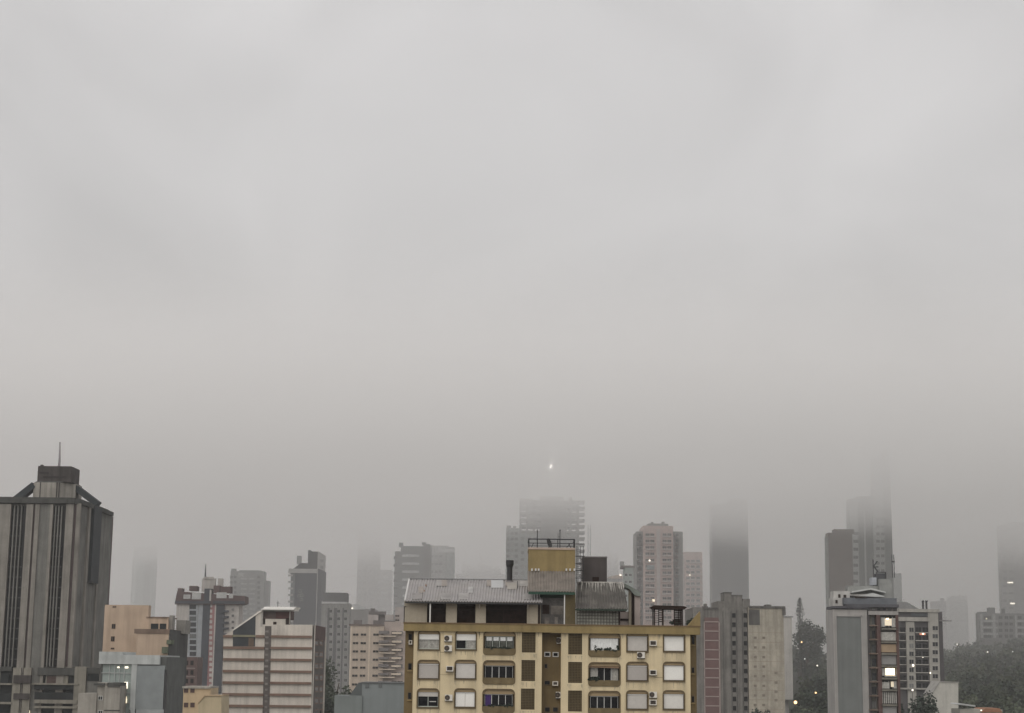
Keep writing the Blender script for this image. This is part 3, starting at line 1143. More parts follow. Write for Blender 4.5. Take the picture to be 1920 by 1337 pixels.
def potted(px0, py0, px1, py1, lab, Y, n=420):
    f = front(Y)
    u0, u1, z0, z1 = f.rect(px0, py0, px1, py1)
    c = ((u0 + u1) / 2, Y)
    o = empty('potted_shrub', lab, 'plant', (c[0], Y, z0 - .45), 'plants on the roof terrace')
    part('pot', MB().tube((c[0], Y, z0 - .45), (c[0], Y, z0 + .05), .2, .27, 12), TERRA, o)
    part('foliage', leaves(MB(), (c[0], Y, (z0 + z1) / 2), ((u1 - u0) / 2, .45, (z1 - z0) / 2), n, .11, rnd, 8), FOLD, o)


potted(1253.5, 1158.5, 1274, 1174, 'round dark shrub in a pot under the pergola', D0 + 2.1)
potted(1286, 1158, 1304, 1174, 'spreading shrub in a pot between pergola and sloping end parapet', D0 + 1.9, 300)

# planting in the balcony boxes
for half, r, xs, lab in (('l', 0, (.1, .95), 'low row of dark leaves along the balcony box under green grey framed windows'),
                         ('l', 2, (.02, .98), 'trailing plants in the balcony box under the window with a purple curtain'),
                         ('r', 0, (.2, 1.02), 'bushy plants in the balcony box in front of white curtains'),
                         ('r', 1, (.02, .34), 'small dark pot plants standing in one corner of the balcony with a brown awning')):
    for c in cells:
        if c[0] == half and c[2] == r and c[3] == 'c':
            u0, u1, z0 = c[4], c[5], c[6]
    w = u1 - u0
    o = empty('balcony_plants', lab, 'plants', F0.p((u0 + u1) / 2, z0 + .5, 0), 'plants in balcony boxes')
    mb = MB()
    m = 9
    for i in range(m):
        t = xs[0] + (xs[1] - xs[0]) * (i + rnd.random() * .5) / m
        hgt = rnd.uniform(.10, .28)
        if half == 'r' and r == 0 and i in (0, m - 1):
            hgt = .42
        leaves(mb, F0.p(u0 + w * t, z0 + .54 + hgt * .45, .05), (.22, .12, hgt), 60, .085, rnd, 3)
    part('foliage', mb, FOLD, o)


# air conditioners
def ac_split(u, z, F, lab, w=.74, h=.58, loc_grp='air conditioners on the cream walls'):
    o = empty('air_conditioner', lab, 'air conditioner', F.p(u, z - h / 2, 0), loc_grp)
    part('case', MB().fb(F, u - w / 2, u + w / 2, z - h / 2, z + h / 2, .08, .40), ACW, o)
    cu = u - w * .17
    mb = MB().tube(F.p(cu, z, .395), F.p(cu, z, .42), h * .44, n=20)
    g = part('fan_grille', mb, M('ac_grille_dark', (.05, .045, .04)), o)
    mb = MB()
    for rr in (.40, .28, .16):
        n = 20
        vs, fs = [], []
        for k in range(n):
            w_ = 2 * math.pi * k / n
            for r2 in (h * rr, h * rr - .018):
                vs.append(F.p(cu + r2 * math.cos(w_), z + r2 * math.sin(w_), .43))
        for k in range(n):
            fs.append((2 * k, 2 * ((k + 1) % n), 2 * ((k + 1) % n) + 1, 2 * k + 1))
        mb.add(vs, fs)
    mb.tube(F.p(cu, z, .42), F.p(cu, z, .435), .07, n=10)
    part('fan_guard', mb, M('ac_slat', (.12, .09, .07)), g)
    part('bracket', MB().fb(F, u - w / 2, u - w / 2 + .05, z - h / 2 - .08, z - h / 2, 0, .42).fb(F, u + w / 2 - .05, u + w / 2, z - h / 2 - .08, z - h / 2, 0, .42).fb(F, u - w / 2, u + w / 2, z - h / 2 - .06, z - h / 2 - .02, .36, .41), DARKM, o)
    return o


def ac_box(u, z, F, lab, w=.70, h=.52, loc_grp='air conditioners on the cream walls'):
    o = empty('air_conditioner', lab, 'air conditioner', F.p(u, z - h / 2, 0), loc_grp)
    mb = MB()
    mb.fb(F, u - w / 2, u + w / 2, z + h / 2 - .07, z + h / 2, 0, .45)
    mb.fb(F, u - w / 2, u + w / 2, z - h / 2, z - h / 2 + .08, 0, .45)
    mb.fb(F, u - w / 2, u - w / 2 + .08, z - h / 2 + .08, z + h / 2 - .07, 0, .45)
    mb.fb(F, u + w / 2 - .08, u + w / 2, z - h / 2 + .08, z + h / 2 - .07, 0, .45)
    part('case', mb, ACW, o)
    part('back_grille', MB().fb(F, u - w / 2 + .08, u + w / 2 - .08, z - h / 2 + .08, z + h / 2 - .07, .1, .38), M('ac_grille_dark', (.05, .045, .04)), o)
    mb = MB()
    for k in range(5):
        zz = z - h / 2 + .13 + k * .065
        mb.fb(F, u - w / 2 + .08, u + w / 2 - .08, zz, zz + .014, .38, .40)
    part('slat_panel', mb, M('ac_slat', (.12, .09, .07)), o)
    part('shelf', MB().fb(F, u - w / 2 - .04, u + w / 2 + .04, z - h / 2 - .05, z - h / 2 - .002, 0, .40), TRIM, o)
    return o


for px, py, f, lab in ((840.5, 1197, 's', 'white fan air conditioner between two shutter windows of the top row, upper of two'),
                       (840.5, 1215.5, 's', 'white fan air conditioner between two shutter windows of the top row, lower of two'),
                       (843.5, 1253.8, 'b', 'boxy air conditioner with dark grille between the grey blind and the pale blind'),
                       (841.5, 1308, 's', 'white fan air conditioner beside the half open window with a towel rail'),
                       (1224, 1206, 'b', 'boxy air conditioner high on the wall near the top right white blind'),
                       (1201.5, 1228.3, 's', 'white fan air conditioner hanging directly under a closed shutter window'),
                       (1223.8, 1261, 'b', 'boxy air conditioner alone between two closed shutters of the middle row'),
                       (1224.2, 1302.5, 's', 'white fan air conditioner sitting above a boxy one in the bottom row'),
                       (1223.8, 1317, 'b', 'boxy air conditioner under a white fan unit in the bottom row')):
    u, z = F0.at(px, py)
    (ac_split if f == 's' else ac_box)(u, z, F0, lab)
for px, py, lab, k in ((1048.5, 1201, 'white air conditioner at the top of the narrow light well', 's'), (1041, 1281.5, 'white boxy air conditioner low in the light well beside a dark window', 'b'), (1047, 1303, 'white air conditioner near the bottom of the narrow light well', 's'),
                       (770, 1204.5, 'small boxy air conditioner on the setback wall at the building corner', 'b')):
    u, z = FB.at(px, py)
    if k == 's':
        ac_split(u, z, FB, lab, .5, .6, 'air conditioners in the light well')
    else:
        ac_box(u, z, FB, lab, .56 if px > 800 else .34, .42, 'air conditioners in the light well')


# ------------------------------------------------------------------ left half of the city
def rng(a, b, n):
    return [a + (b - a) * i / (n - 1) for i in range(n)] if n > 1 else [a]


CONC = M('tower_concrete', (.168, .166, .153), .92, .14, .25, streak=.35, bump=.2, fine=3)
CONCL = M('tower_pilaster', (.238, .222, .198), .92, .12, .3, streak=.3, fine=3)
CONCD = M('tower_cornice_dark', (.072, .073, .068), .92, .2, .3, streak=.3)
CROWN = M('tower_crown_concrete', (.33, .31, .275), .92, .15, .3, streak=.4)
BOXD = M('tower_box_dark', (.068, .060, .057), .9, .2, .4, streak=.3)
DUCT = M('duct_slate', (.03, .036, .04), .7, .2, .3)
GROOVE = M('groove_dark_red', (.075, .055, .055), .9, .2)

# --- the concrete office tower
t = T('office_tower', 'tall grey concrete office tower with fluted shaft and dark box and mast on top', 'tower', 400, 72)
F = t.F
S = t.side(139, 1000)
DEP = 33.0
t.box('wall', CONC, -10, 944, 137, 1255, -1.0, DEP - 1, ground=True)
uR, _ = F.at(137, 1100)
# stepped pilasters on the front
pil = [(-12, 12), (41, 54), (58, 66), (86, 91.5), (116, 130)]
mb = MB()
for a, b in pil:
    mb.px(F, a, 945, b, 1255, .35, 1.0, z0=0)
parts('pilaster', mb, CONCL, t.o)
t.boxes('wall_panel', CONC, [(66, 945, 86, 1255, .05, 1.0)], ground=True)
for a, b in ((13, 40), (92, 115)):
    w = t.box('window_strip', GLASSD, a - 2, 948, b - 1, 1250, -.55, 1.0)
    mb = MB()
    for k in range(3):
        c = a + (b - a) * (k + 1) / 4 - 2 + .3
        mb.px(F, c - 1.1, 948, c + 1.1, 1250, .0, .56)
    parts('mullion', mb, CONC, w)
    mb = MB()
    for y in rng(966, 1236, 15):
        mb.px(F, a - 2, y - .9, b - 1, y + .9, -.42, .56)
    parts('spandrel', mb, M('spandrel_dark', (.05, .052, .05), .8, .2), w)
for x in (56, 132.5):
    t.box('groove', GROOVE, x - 1.6, 945, x + 1.6, 1250, -.2, 1.0)
# the receding flank: front bevel, bays, dark duct, end wall
S2 = Face(F.at(137, 1100)[0], 0, (1, 0))


def sx(px):
    return S2.at(px, 1100)[0]


uF = sx(137)
for a, b, d, m_, nm in ((134.5, 140, .6, CONCL, 'pilaster'), (140, 155, .1, CONC, 'wall_panel'), (155, 158.5, .6, CONCL, 'pilaster'), (158.5, 178, -.3, CONC, 'wall_panel'), (178, 181, .35, CONCL, 'pilaster'), (181, 203, .15, CONC, 'wall_panel'), (203, 206.5, -.1, GROOVE, 'groove')):
    y0, y1 = sx(a) if a > 137 else 400.4, sx(b)
    zt = S2.at((a + b) / 2, 946)[1]
    zt = F.at(100, 943)[1]
    part(nm, MB().fb(S2, y0, y1, 0, zt, -1.0, d), m_, t.o)
zt = F.at(100, 943)[1]
y0, y1 = sx(162), sx(176.5)
zb = S2.at(168, 1093)[1]
dk = part('duct', MB().fb(S2, y0, y1, zb, zt + .6, -.25, .95), DUCT, t.o)
# cornice
zc = F.at(72, 936)[1]
u0 = F.at(-12, 940)[0]
mb = MB()
f0, f1 = 400 - .7, 400 + DEP + .3
U1 = S2.x + .8
mb.prism([(u0, f0), (U1 - 1.5, f0), (U1, f0 + 2.5), (U1, f1), (u0, f1)], zt - .15, zc)
mb.prism([(u0 + 1, f0 + 1), (U1 - 2.5, f0 + 1), (U1 - 1, f0 + 3), (U1 - 1, f1 - 1), (u0 + 1, f1 - 1)], zc, zc + .5)
part('cornice', mb, CONCD, t.o)
# crown block, box, duct bridges, mast
FC = front(412)
z0c = zc - .5
u0, u1, za, zb2 = FC.rect(60, 905, 136, 938)
mb = MB().prism([(u0, 413), (u0 + 1.5, 411.5), (u1 - 3, 411.5), (u1, 415), (u1, 421), (u0, 421)], z0c, zb2)
cb = part('crown_block', mb, CROWN, t.o)
um, _ = FC.at(76, 905)
mb = MB()
for x in (77, 108, 112.5):
    a = FC.at(x, 910)[0]
    mb.box(a - .12, a + .12, 411.38, 411.5, z0c, zb2)
parts('panel_joint', mb, BOXD, cb)
u0b, u1b, zab, zbb = FC.rect(72, 874, 132, 904)
mb = MB().prism([(u0, 413), (u0 + 1.5, 411.5), (u1 - 3, 411.5), (u1, 415), (u1, 421), (u0, 421)], zb2, zab + .4, top=[(u0b, 412.5), (u0b + .3, 412.3), (u1b - .3, 412.3), (u1b, 412.5), (u1b, 420), (u0b, 420)])
part('crown_slope', mb, CONCD, cb)
mb = MB().prism([(u0b - .2, 412), (u1b + .2, 412), (u1b + .2, 420), (u0b - .2, 420)], zab, zbb)
mb.box(u0b + .3, u0b + .9, 412.2, 413, zbb, zbb + .35)
bx_ = part('roof_box', mb, BOXD, t.o)
zz = (zab + zbb) / 2
part('louvre', MB().box(u0b + 1.2, u1b - 1, 411.88, 412, zz - .9, zz - .5).box(u0b + .3, u0b + 2.5, 411.88, 412, zz + .1, zz + .5), M('louvre_black', (.035, .03, .03)), bx_)
zbase = zbb
u, zt2 = FC.at(106.5, 826)
ub = FC.at(104.5, 873)[0]
part('mast', MB().tube((ub, 415, zbase), (ub + .05, 415, zbase + (zt2 - zbase) * .33), .33, .28, 8).tube((ub + .05, 415, zbase + (zt2 - zbase) * .33), (u, 415, zt2), .26, .16, 8), M('mast_grey', (.28, .26, .27), .6), t.o)
# right bridge: from the crown out over the parapet and down into the duct
ym = (y0 + y1) / 2


def brk(pts, w, h):
    mb = MB()
    for p, q in zip(pts, pts[1:]):
        d = Vector(q) - Vector(p)
        n = Vector((-d.z, 0, d.x)).normalized() * h / 2
        vs = [Vector(p) + n, Vector(p) - n, Vector(q) - n, Vector(q) + n]
        mb.add([v - Vector((0, w / 2, 0)) for v in vs] + [v + Vector((0, w / 2, 0)) for v in vs], [(0, 1, 2, 3), (7, 6, 5, 4), (0, 4, 5, 1), (1, 5, 6, 2), (2, 6, 7, 3), (3, 7, 4, 0)])
    return mb


FM = front(ym)
ptsr = [(FM.at(119, 912)[0], ym, FM.at(119, 912)[1]), (FM.at(146, 917)[0], ym, FM.at(146, 917)[1]), (S2.x + .9, ym, zt + 1.2)]
part('duct', brk(ptsr, 3.0, 1.5), DUCT, t.o)
FN = front(414)
ptsl = [(FN.at(62, 915)[0], 414, FN.at(62, 915)[1]), (FN.at(66, 910)[0], 414, FN.at(66, 910)[1]), (FN.at(29, 939)[0], 414, FN.at(29, 939)[1])]
part('duct', brk(ptsl[1:], 3.0, 1.5), DUCT, t.o)
# podium: deep dark galleries between stone piers
PIER = M('podium_pier', (.24, .225, .19), .9, .14, .4, streak=.3)
DGAL = M('podium_gallery_dark', (.026, .029, .03), .8, .25, spec=.1)
t.boxes('podium_beam', CONCD, [(-10, 1250, 24, 1258, .8, 2), (72, 1252, 146, 1266, .8, 2), (163, 1252, 188, 1263, .8, 2)])
t.boxes('podium_gallery', DGAL, [(-10, 1258, 150, 1337, -.2, 2), (-10, 1262, 17, 1281, .3, 2), (66, 1284, 147, 1293, .9, 2), (66, 1298, 147, 1312, .7, 2), (-10, 1300, 22, 1316, .7, 2)])
t.boxes('podium_pier', PIER, [(24, 1252, 39, 1345, .9, 2), (44, 1252, 58, 1345, .9, 2), (141, 1250, 163, 1300, 1.0, 2)], ground=True)
t.boxes('podium_ledge', PIER, [(-10, 1281, 25, 1284, 1.2, 2), (62, 1281, 150, 1284, 1.2, 2), (66, 1312, 147, 1319, 1.2, 2), (66, 1324, 147, 1328, 1.3, 2), (-10, 1316, 24, 1320, 1.3, 2), (86, 1267, 128, 1283, .2, 2)])
t.boxes('podium_panel', BOXD, [(28, 1266, 60, 1281, 1.3, 1), (28, 1300, 57, 1311, 1.3, 1)])
t.boxes('podium_window', M('podium_brown', (.07, .045, .04), .6), [(88, 1268, 108, 1282, .3, 1)])
t.boxes('lit_window', LIT, [(42, 1332, 56, 1340, .4, .5)])
t.boxes('podium_wing', CONC, [(164, 1256, 205, 1290, .5, 6), (150, 1276, 168, 1345, .4, 6)], ground=True)
t.boxes('podium_wing_panel', DGAL, [(165, 1253, 187, 1277, .6, .3), (198, 1254, 205, 1276, .62, .3)])

# --- stone annex in front of the podium
t = T('stone_annex', 'low pale stone annex with one small dark window before the concrete office tower', 'building', 330, 190)
STONE = M('annex_stone', (.32, .30, .265), .9, .1, .5, streak=.3)
t.boxes('wall', STONE, [(146, 1300, 180, 1345, 0, 8), (180, 1280, 197, 1345, -.6, 8), (196, 1286, 225, 1345, .3, 8)], ground=True)
t.boxes('coping', CONCD, [(176, 1281, 196, 1285, .2, 7), (203, 1280, 226, 1288, .5, 7.5), (196, 1331, 225, 1333, .4, -.2)])
t.wins([187], [1309], .9, .8, glass=GLASSD, sill=False, d=-.55)
t.wins([187], [1336], .9, .8, glass=GLASSD, sill=False, d=-.55)

# --- tan block
TAN = M('tan_render', (.47, .36, .27), .9, .07, .3, streak=.2, fine=4)
TAND = M('tan_parapet_brown', (.20, .145, .11), .9, .2, .5, streak=.3)
SLATE = M('slate_flank', (.075, .078, .075), .9, .2, .2, streak=.3, fine=2)
t = T('tan_block', 'plain tan block with stepped roof and dark slate flank beside the office tower', 'building', 370, 270)
t.box('wall', TAN, 180, 1132.5, 264, 1300, -6, 8.5, ground=True)
t.box('wall', TAN, 255, 1156, 302, 1300, -6.02, 9, ground=True)
t.box('wall', TAN, 252.5, 1187, 313, 1345, 0, 21, ground=True)
t.boxes('parapet', TAND, [(252, 1179.5, 318, 1188, .15, 21)])
t.boxes('parapet', TAND, [(263.5, 1155, 305, 1157, -5.8, 16.1)])
t.boxes('roof_tank', M('tank_grey', (.23, .22, .2), .9, .2), [(305, 1152, 311, 1187, -7, 10), (311, 1160, 328, 1186, -12, 18)])
w = t.boxes('roof_opening', DGAL, [(272, 1168, 286, 1186, -5.9, 6.5), (289, 1168, 301, 1184, -5.9, 6.5)])
for x, y, ww, hh in ((214.5, 1138, .8, .35), (213, 1174.5, .85, 1.1), (211.5, 1198, .85, 1.15), (211, 1216, .8, .4)):
    F6 = front(376)
    t.wins([x], [y], ww, hh, F=F6, frame=TAND, glass=GLASSD, sill=False)
SF = t.side(313, 1200)
t_y1 = SF.at(347, 1200)[0]
zt_ = t.F.at(313, 1179.5)[1]
part('flank', MB().fb(SF, 370.02, t_y1, 0, zt_ - .1, 0, .6), SLATE, t.o)
t.boxes('balcony', M('balcony_mossy', (.10, .115, .08), .9, .3), [(305, 1213, 316, 1225, 1, 1), (313, 1200, 322, 1208, .5, 3)])

# --- glass fronted low office
t = T('ribbed_office', 'low office with pale fascia, ribbed grey screen and two lit windows', 'building', 335, 250)
FASC = M('fascia_pale', (.45, .47, .46), .85, .1, .5, streak=.25)
RIB = M('ribbed_screen', (.26, .285, .29), .6, .12, .6)
GREENG = M('facade_grey_green', (.25, .29, .275), .5, .15, .5)
t.box('wall', M('office_side', (.10, .105, .10), .9, .2), 186, 1231, 309, 1345, -.6, 20, ground=True)
t.boxes('fascia', FASC, [(186, 1228, 300, 1245.5, .3, 20)])
t.boxes('fascia', FASC, [(186, 1222, 230, 1229, .1, 12)])
t.boxes('pier', FASC, [(245, 1245, 255, 1345, .2, .7)], ground=True)
fa = t.boxes('glazing', GREENG, [(190, 1246, 246, 1345, -.3, .4)])
mb = MB()
for x in (203, 213, 222, 231):
    mb.px(t.F, x - .5, 1246, x + .5, 1345, -.1, .25)
for y in (1262, 1280, 1299, 1318):
    mb.px(t.F, 190, y - .6, 246, y + .6, -.1, .25)
part('glazing_bar', mb, FASC, fa)
sc_ = t.box('ribbed_screen', RIB, 255, 1248, 307, 1330, .0, .7)
mb = MB()
for k in range(26):
    x = 255.8 + 2.0 * k
    mb.px(t.F, x, 1248, x + .9, 1330, .12, -.002)
part('rib', mb, M('rib_pale', (.34, .365, .37), .6, .1), sc_)
t.boxes('plinth', M('plinth_grey', (.3, .32, .32)), [(255, 1330, 307, 1345, .1, .7)], ground=True)
t.boxes('flank_strip', DARKM, [(307, 1256, 311, 1345, .05, .7)], ground=True)
for q in ((232.5, 1279, 239, 1291), (232, 1306, 237, 1310), (232, 1310, 237.5, 1318.5), (234, 1249.8, 240, 1253), (220, 1250, 223.5, 1252.5)):
    t.box('lit_window', ME('lit_window_white', (1, .9, .72), 1.6) if q[1] < 1300 else LIT, *q, f=-.2, b=.1)
SF = t.side(309, 1280)

# dark conical tree tip in front of the office
o = empty('conifer', 'dark pointed conifer tip poking up in front of the ribbed office', 'tree', (front(280).at(244, 1300)[0], 280, 0))
u, z = front(280).at(243.5, 1324)
part('trunk', MB().tube((u, 280, 0), (u, 280, z - 1), .25, .06, 8), BARK, o)
rnd = random.Random(12)
mb = MB()
for i in range(800):
    k = rnd.random() ** .6
    r = .15 + 2.2 * k
    a = rnd.random() * 6.28
    p = Vector((u + math.cos(a) * r * rnd.random() ** .4, 280 + math.sin(a) * r, z - k * 14))
    s = .22
    d1 = Vector((math.cos(a), math.sin(a), -.5)) * s
    d2 = Vector((-math.sin(a), math.cos(a), .2)) * s * .5
    mb.add([p - d1, p + d2, p + d1, p - d2], [(0, 1, 2, 3)])
part('crown', mb, FOLD, o)

# --- white tower with dark red crown
t = T('red_crown_tower', 'white tower with dark red overhanging crown, roof mast and dark central stripes', 'tower', 620, 390)
WHT = M('red_tower_white', (.52, .49, .46), .9, .08, .3, streak=.2)
RED = M('red_tower_crown', (.105, .068, .065), .9, .15, .3)
DKB = M('red_tower_dark', (.052, .058, .07), .7, .2, .2)
PINK = M('red_tower_pinkish', (.30, .15, .15), .9, .2)
t.box('wall', WHT, 328, 1128, 444, 1345, -.5, 10, ground=True)
t.box('facade_panel', WHT, 329, 1130, 353, 1233, 0, .6)
t.box('facade_panel', M('red_tower_blue_grey', (.33, .35, .37), .8, .1), 369, 1130, 378, 1300, .1, .7)
t.box('facade_stripe', M('red_tower_bluish', (.36, .38, .40), .8, .15), 353, 1131, 369.5, 1233, -.2, .5)
t.wins([361.5], rng(1138, 1226, 9), 2.3, 1.5, frame=DKB, glass=GLASS, sill=False, d=-.1)
t.box('facade_stripe', DKB, 377.5, 1128, 391, 1300, .4, 1)
st = t.box('facade_stripe', PINK, 391, 1128, 402.5, 1300, .1, .7)
mb = MB()
for y in rng(1137, 1287, 16):
    mb.px(t.F, 392.5, y - 4, 398, y + 1.8, .22, -.08)
parts('balcony_panel', mb, WHT, st)
t.box('facade_stripe', WHT, 399.8, 1128, 403, 1300, .25, .7)
t.box('facade_stripe', DKB, 402.5, 1128, 418, 1300, .3, .9)
mb = MB()
for y in rng(1146, 1232, 9):
    mb.px(t.F, 414, y - 1.8, 429, y + 1.8, .8, .1)
parts('balcony', mb, DKB, t.o)
t.wins([436.5], rng(1143, 1235, 9), 1.0, 1.0, frame=WHT, glass=GLASS, sill=False)
# crown
mb = MB()
mb.slab(t.F, [t.F.at(*q) for q in ((328.5, 1133), (333, 1109), (460, 1118), (460, 1131), (452, 1134))], -8, 1.0)
part('crown', mb, RED, t.o)
t.boxes('crown_band', DKB, [(329, 1127, 388, 1132, 1.2, -.9), (384, 1104, 396, 1132, 1.3, 5), (400, 1127, 460, 1132.5, 1.25, -.9)])
t.boxes('crown_window', M('crown_window_pale', (.45, .45, .44), .6), [(361, 1112, 378, 1124, 1.25, -.9), (345, 1115, 358, 1123, 1.12, -.9), (407, 1111, 426, 1122, 1.25, -.9), (430, 1114, 438, 1122, 1.12, -.9)])
t.boxes('crown_gable', RED, [(334, 1103, 342, 1112, .9, 4), (355.5, 1099, 370, 1108, .9, 4), (401, 1098, 412, 1112, .9, 4), (414, 1100, 433, 1112, .9, 4)])
t.boxes('crown_mullion', WHT, [(394, 1106, 397, 1127, 1.35, 1)])
tu = t.boxes('turret', WHT, [(373, 1083, 398, 1108, -6, 8), (403, 1083, 412, 1108, -6, 8), (377, 1080, 396, 1084, -5.5, 6)])
u, z1 = front(628).at(386, 1058)
_, z0 = front(628).at(386, 1082)
part('mast', MB().tube((u, 628, z0), (u, 628, z1), .35, .12, 6), DKB, tu)

# --- brown brick infill and the small tan houses
t = T('brick_block', 'small dark brown brick block squeezed under the white red-crowned tower', 'building', 560, 356)
t.box('wall', M('brick_dark_brown', (.12, .08, .072), .9, .25, .6), 344, 1232, 368, 1345, 0, 10, ground=True)
t.boxes('ledge', M('brick_block_ledge', (.25, .21, .2)), [(344, 1252, 366, 1254, .2, .1), (344, 1268, 366, 1269.6, .2, .1)])
t.wins([350, 360], [1243, 1261, 1277], 1.0, 1.5, frame=BROWNDK, glass=GLASSD, sill=False)
t = T('tan_house', 'small tan house with four dark windows below the slate flank', 'house', 300, 365)
HT = M('house_tan', (.50, .385, .25), .9, .08, .4, streak=.15)
HTL = M('house_sand', (.47, .39, .26), .9, .08, .4, streak=.15)
t.box('wall', HT, 343, 1290, 394, 1345, 0, 8, ground=True)
t.boxes('cornice', CROWN, [(342, 1287, 395, 1291, .3, 8.3)])
t.wins([349, 361], [1294.5, 1322], .95, 1.0, frame=HT, glass=M('pane_dark_red', (.07, .04, .035), .4), sill=False, mull=0)
t = T('sand_annex', 'windowless sand coloured annex between tan house and striped block', 'house', 292, 395)
t.poly('wall', HTL, [(372, 1345), (372, 1318), (384, 1305), (415, 1305), (415, 1345)], 0, 8)
t.poly('coping', M('coping_tan', (.34, .25, .15)), [(371.5, 1318), (383.5, 1304), (415.5, 1304), (415.5, 1305.5), (384.2, 1305.5), (372, 1319.2)], .15, 8)

# --- the striped block
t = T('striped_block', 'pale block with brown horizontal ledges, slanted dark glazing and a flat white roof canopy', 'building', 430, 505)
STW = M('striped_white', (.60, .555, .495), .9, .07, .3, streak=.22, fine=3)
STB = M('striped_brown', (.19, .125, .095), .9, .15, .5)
STD = M('striped_dark', (.10, .088, .08), .8, .2, .4)
F = t.F
t.poly('wall', STW, [(417, 1345), (419, 1192), (436, 1182), (479, 1152), (481.5, 1147), (492, 1145), (492, 1171), (586, 1171.5), (584, 1345)], 0, 22)
mb = MB()
for i, y in enumerate((1193, 1214.5, 1236.5, 1258.5, 1280, 1302, 1323.5)):
    x0 = 419 - .35 * i
    if i == 0:
        mb.px(F, 419, y - 2.2, 436, y + 2.6, .5, .1)
        mb.px(F, 480, y - 2.2, 496, y + 2.6, .5, .1)
    else:
        mb.px(F, x0, y - 2.2, 496 - .35 * i, y + 2.6, .5, .1)
    mb.px(F, 508 - .4 * i, y - 2.0 + .6, 585 - .3 * i, y + 3.0, .5, .1)
parts('ledge', mb, STB, t.o)
t.poly('stair_slot', STD, [(497, 1174), (509, 1174), (505, 1345), (492, 1345)], .12, .6)
mb = MB()
rnd = random.Random(5)
for y in rng(1182, 1335, 15):
    mb.px(F, 495.5 + rnd.uniform(0, 2), y, 504 - (y - 1180) * .02, y + 4, .14, -.1)
parts('slot_panel', mb, M('slot_panel_grey', (.2, .18, .17), .7, .3), t.o)
g = t.poly('slanted_glazing', M('slanted_glass', (.028, .034, .04), .25, .3, .4, spec=.5), [(437, 1180.5), (479.5, 1152.5), (478, 1212), (436.5, 1212)], .10, .4)
t.boxes('glazing_rail', M('rail_olive', (.2, .19, .13)), [(436.5, 1190.5, 479, 1194.5, .5, .1)], parent=g)
t.boxes('glazing_panel', M('panel_brown_dim', (.12, .085, .06), .7, .3), [(466, 1196, 476, 1212, .16, .1)], parent=g)
t.poly('wall_cap', M('striped_cap_white', (.72, .68, .62), .8), [(435, 1181.5), (479, 1151), (493, 1142.5), (493, 1145), (480, 1153.5), (437, 1183)], .3, .8)
cn = t.boxes('canopy', M('canopy_white', (.74, .73, .70), .6, .05), [(491, 1141.5, 552, 1143.8, 1.2, 9)])
t.poly('canopy_top', M('canopy_white', (.7, .7, .7)), [(491, 1143), (497, 1137.5), (556, 1138), (551, 1143)], .6, 9, parent=cn)
t.boxes('aerial', DARKM, [(518.4, 1126, 519.3, 1139, -2, 2.2), (516.5, 1129.5, 521.5, 1130.3, -2, 2.15)])
t.boxes('roof_room', M('roof_room_brown', (.10, .07, .065), .8, .3), [(491, 1145, 545, 1161, -1.2, 7)])
t.boxes('roof_room_panel', M('roof_room_red', (.09, .04, .038), .8, .2), [(516, 1147, 541, 1160, -1.05, 1.3)])
t.boxes('roof_room_frame', M('frame_pale', (.4, .38, .35)), [(489, 1145, 492.5, 1175, .1, 4), (541.5, 1145, 543.5, 1170, -.9, 1.3), (491, 1144, 546, 1146, .1, 1)])
t.boxes('roof_parapet', STW, [(497, 1160.5, 535, 1171.5, -.4, 6)])
t.boxes('roof_door', BROWNDK, [(512, 1166, 518, 1171.5, -.2, .4), (536, 1159, 541, 1171.5, -.3, 4)])
# receding brown flank
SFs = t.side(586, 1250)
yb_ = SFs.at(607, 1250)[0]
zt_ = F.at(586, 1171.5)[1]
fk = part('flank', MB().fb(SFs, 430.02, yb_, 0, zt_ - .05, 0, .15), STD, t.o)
part('flank_edge', MB().fb(SFs, yb_ - .8, yb_, 0, zt_ - 2.5, .15, .5), STW, fk)
part('flank_edge', MB().fb(SFs, 430.1, 431.2, 0, zt_ - .05, .15, .3), STW, fk)
for row, y in enumerate(rng(1205, 1335, 7)):
    for a, b in ((589.5, 595), (598, 603.5)):
        u0, z1 = SFs.at(a, y - 5)
        u1, z0 = SFs.at(b, y + 6)
        me = win_mesh(abs(u1 - u0), z1 - z0, STB, GLASSD, fr=.3, mull=0, sill=False)
        inst('window', me, t.o, (SFs.x + .16, (u0 + u1) / 2, (z0 + z1) / 2), math.pi / 2)
for k, (u0_, z0_) in enumerate([SFs.at(597, 1186)]):
    part('flank_panel', MB().fb(SFs, 431.5, yb_ - 1, z0_ - 1.8, z0_ + 1.6, .15, .3), M('flank_red_brown', (.11, .07, .065)), fk)

# --- dark slab tower with pale flank
t = T('dark_slab_tower', 'dark blue slab tower with white roof band, pale windowed flank and roof box', 'tower', 760, 570)
DK = M('slab_dark_blue', (.045, .05, .062), .8, .12, .2)
PALE = M('slab_pale', (.42, .41, .40), .9, .08, .3)
t.box('wall', DK, 549, 1066, 594, 1345, 0, 30, ground=True)
t.box('balcony_stack', M('balcony_stack_grey', (.2, .21, .22), .9), 540.5, 1069, 549, 1345, -1.0, 20, ground=True)
mb = MB()
for y in rng(1079, 1165, 8):
    mb.px(t.F, 540, y - 2, 549, y + 1.6, -.3, 1)
parts('balcony', mb, PALE, t.o)
t.box('roof_band', PALE, 541, 1066.5, 594.3, 1074.5, .3, 30.2)
t.poly('roof', M('slab_roof_dark', (.038, .037, .042), .9), [(550, 1066), (563, 1055.5), (594, 1056), (594, 1066)], -1, 26)
t.box('roof_box', M('slab_roof_dark', (.04, .04, .045)), 577, 1034, 595, 1066, -.5, 29)
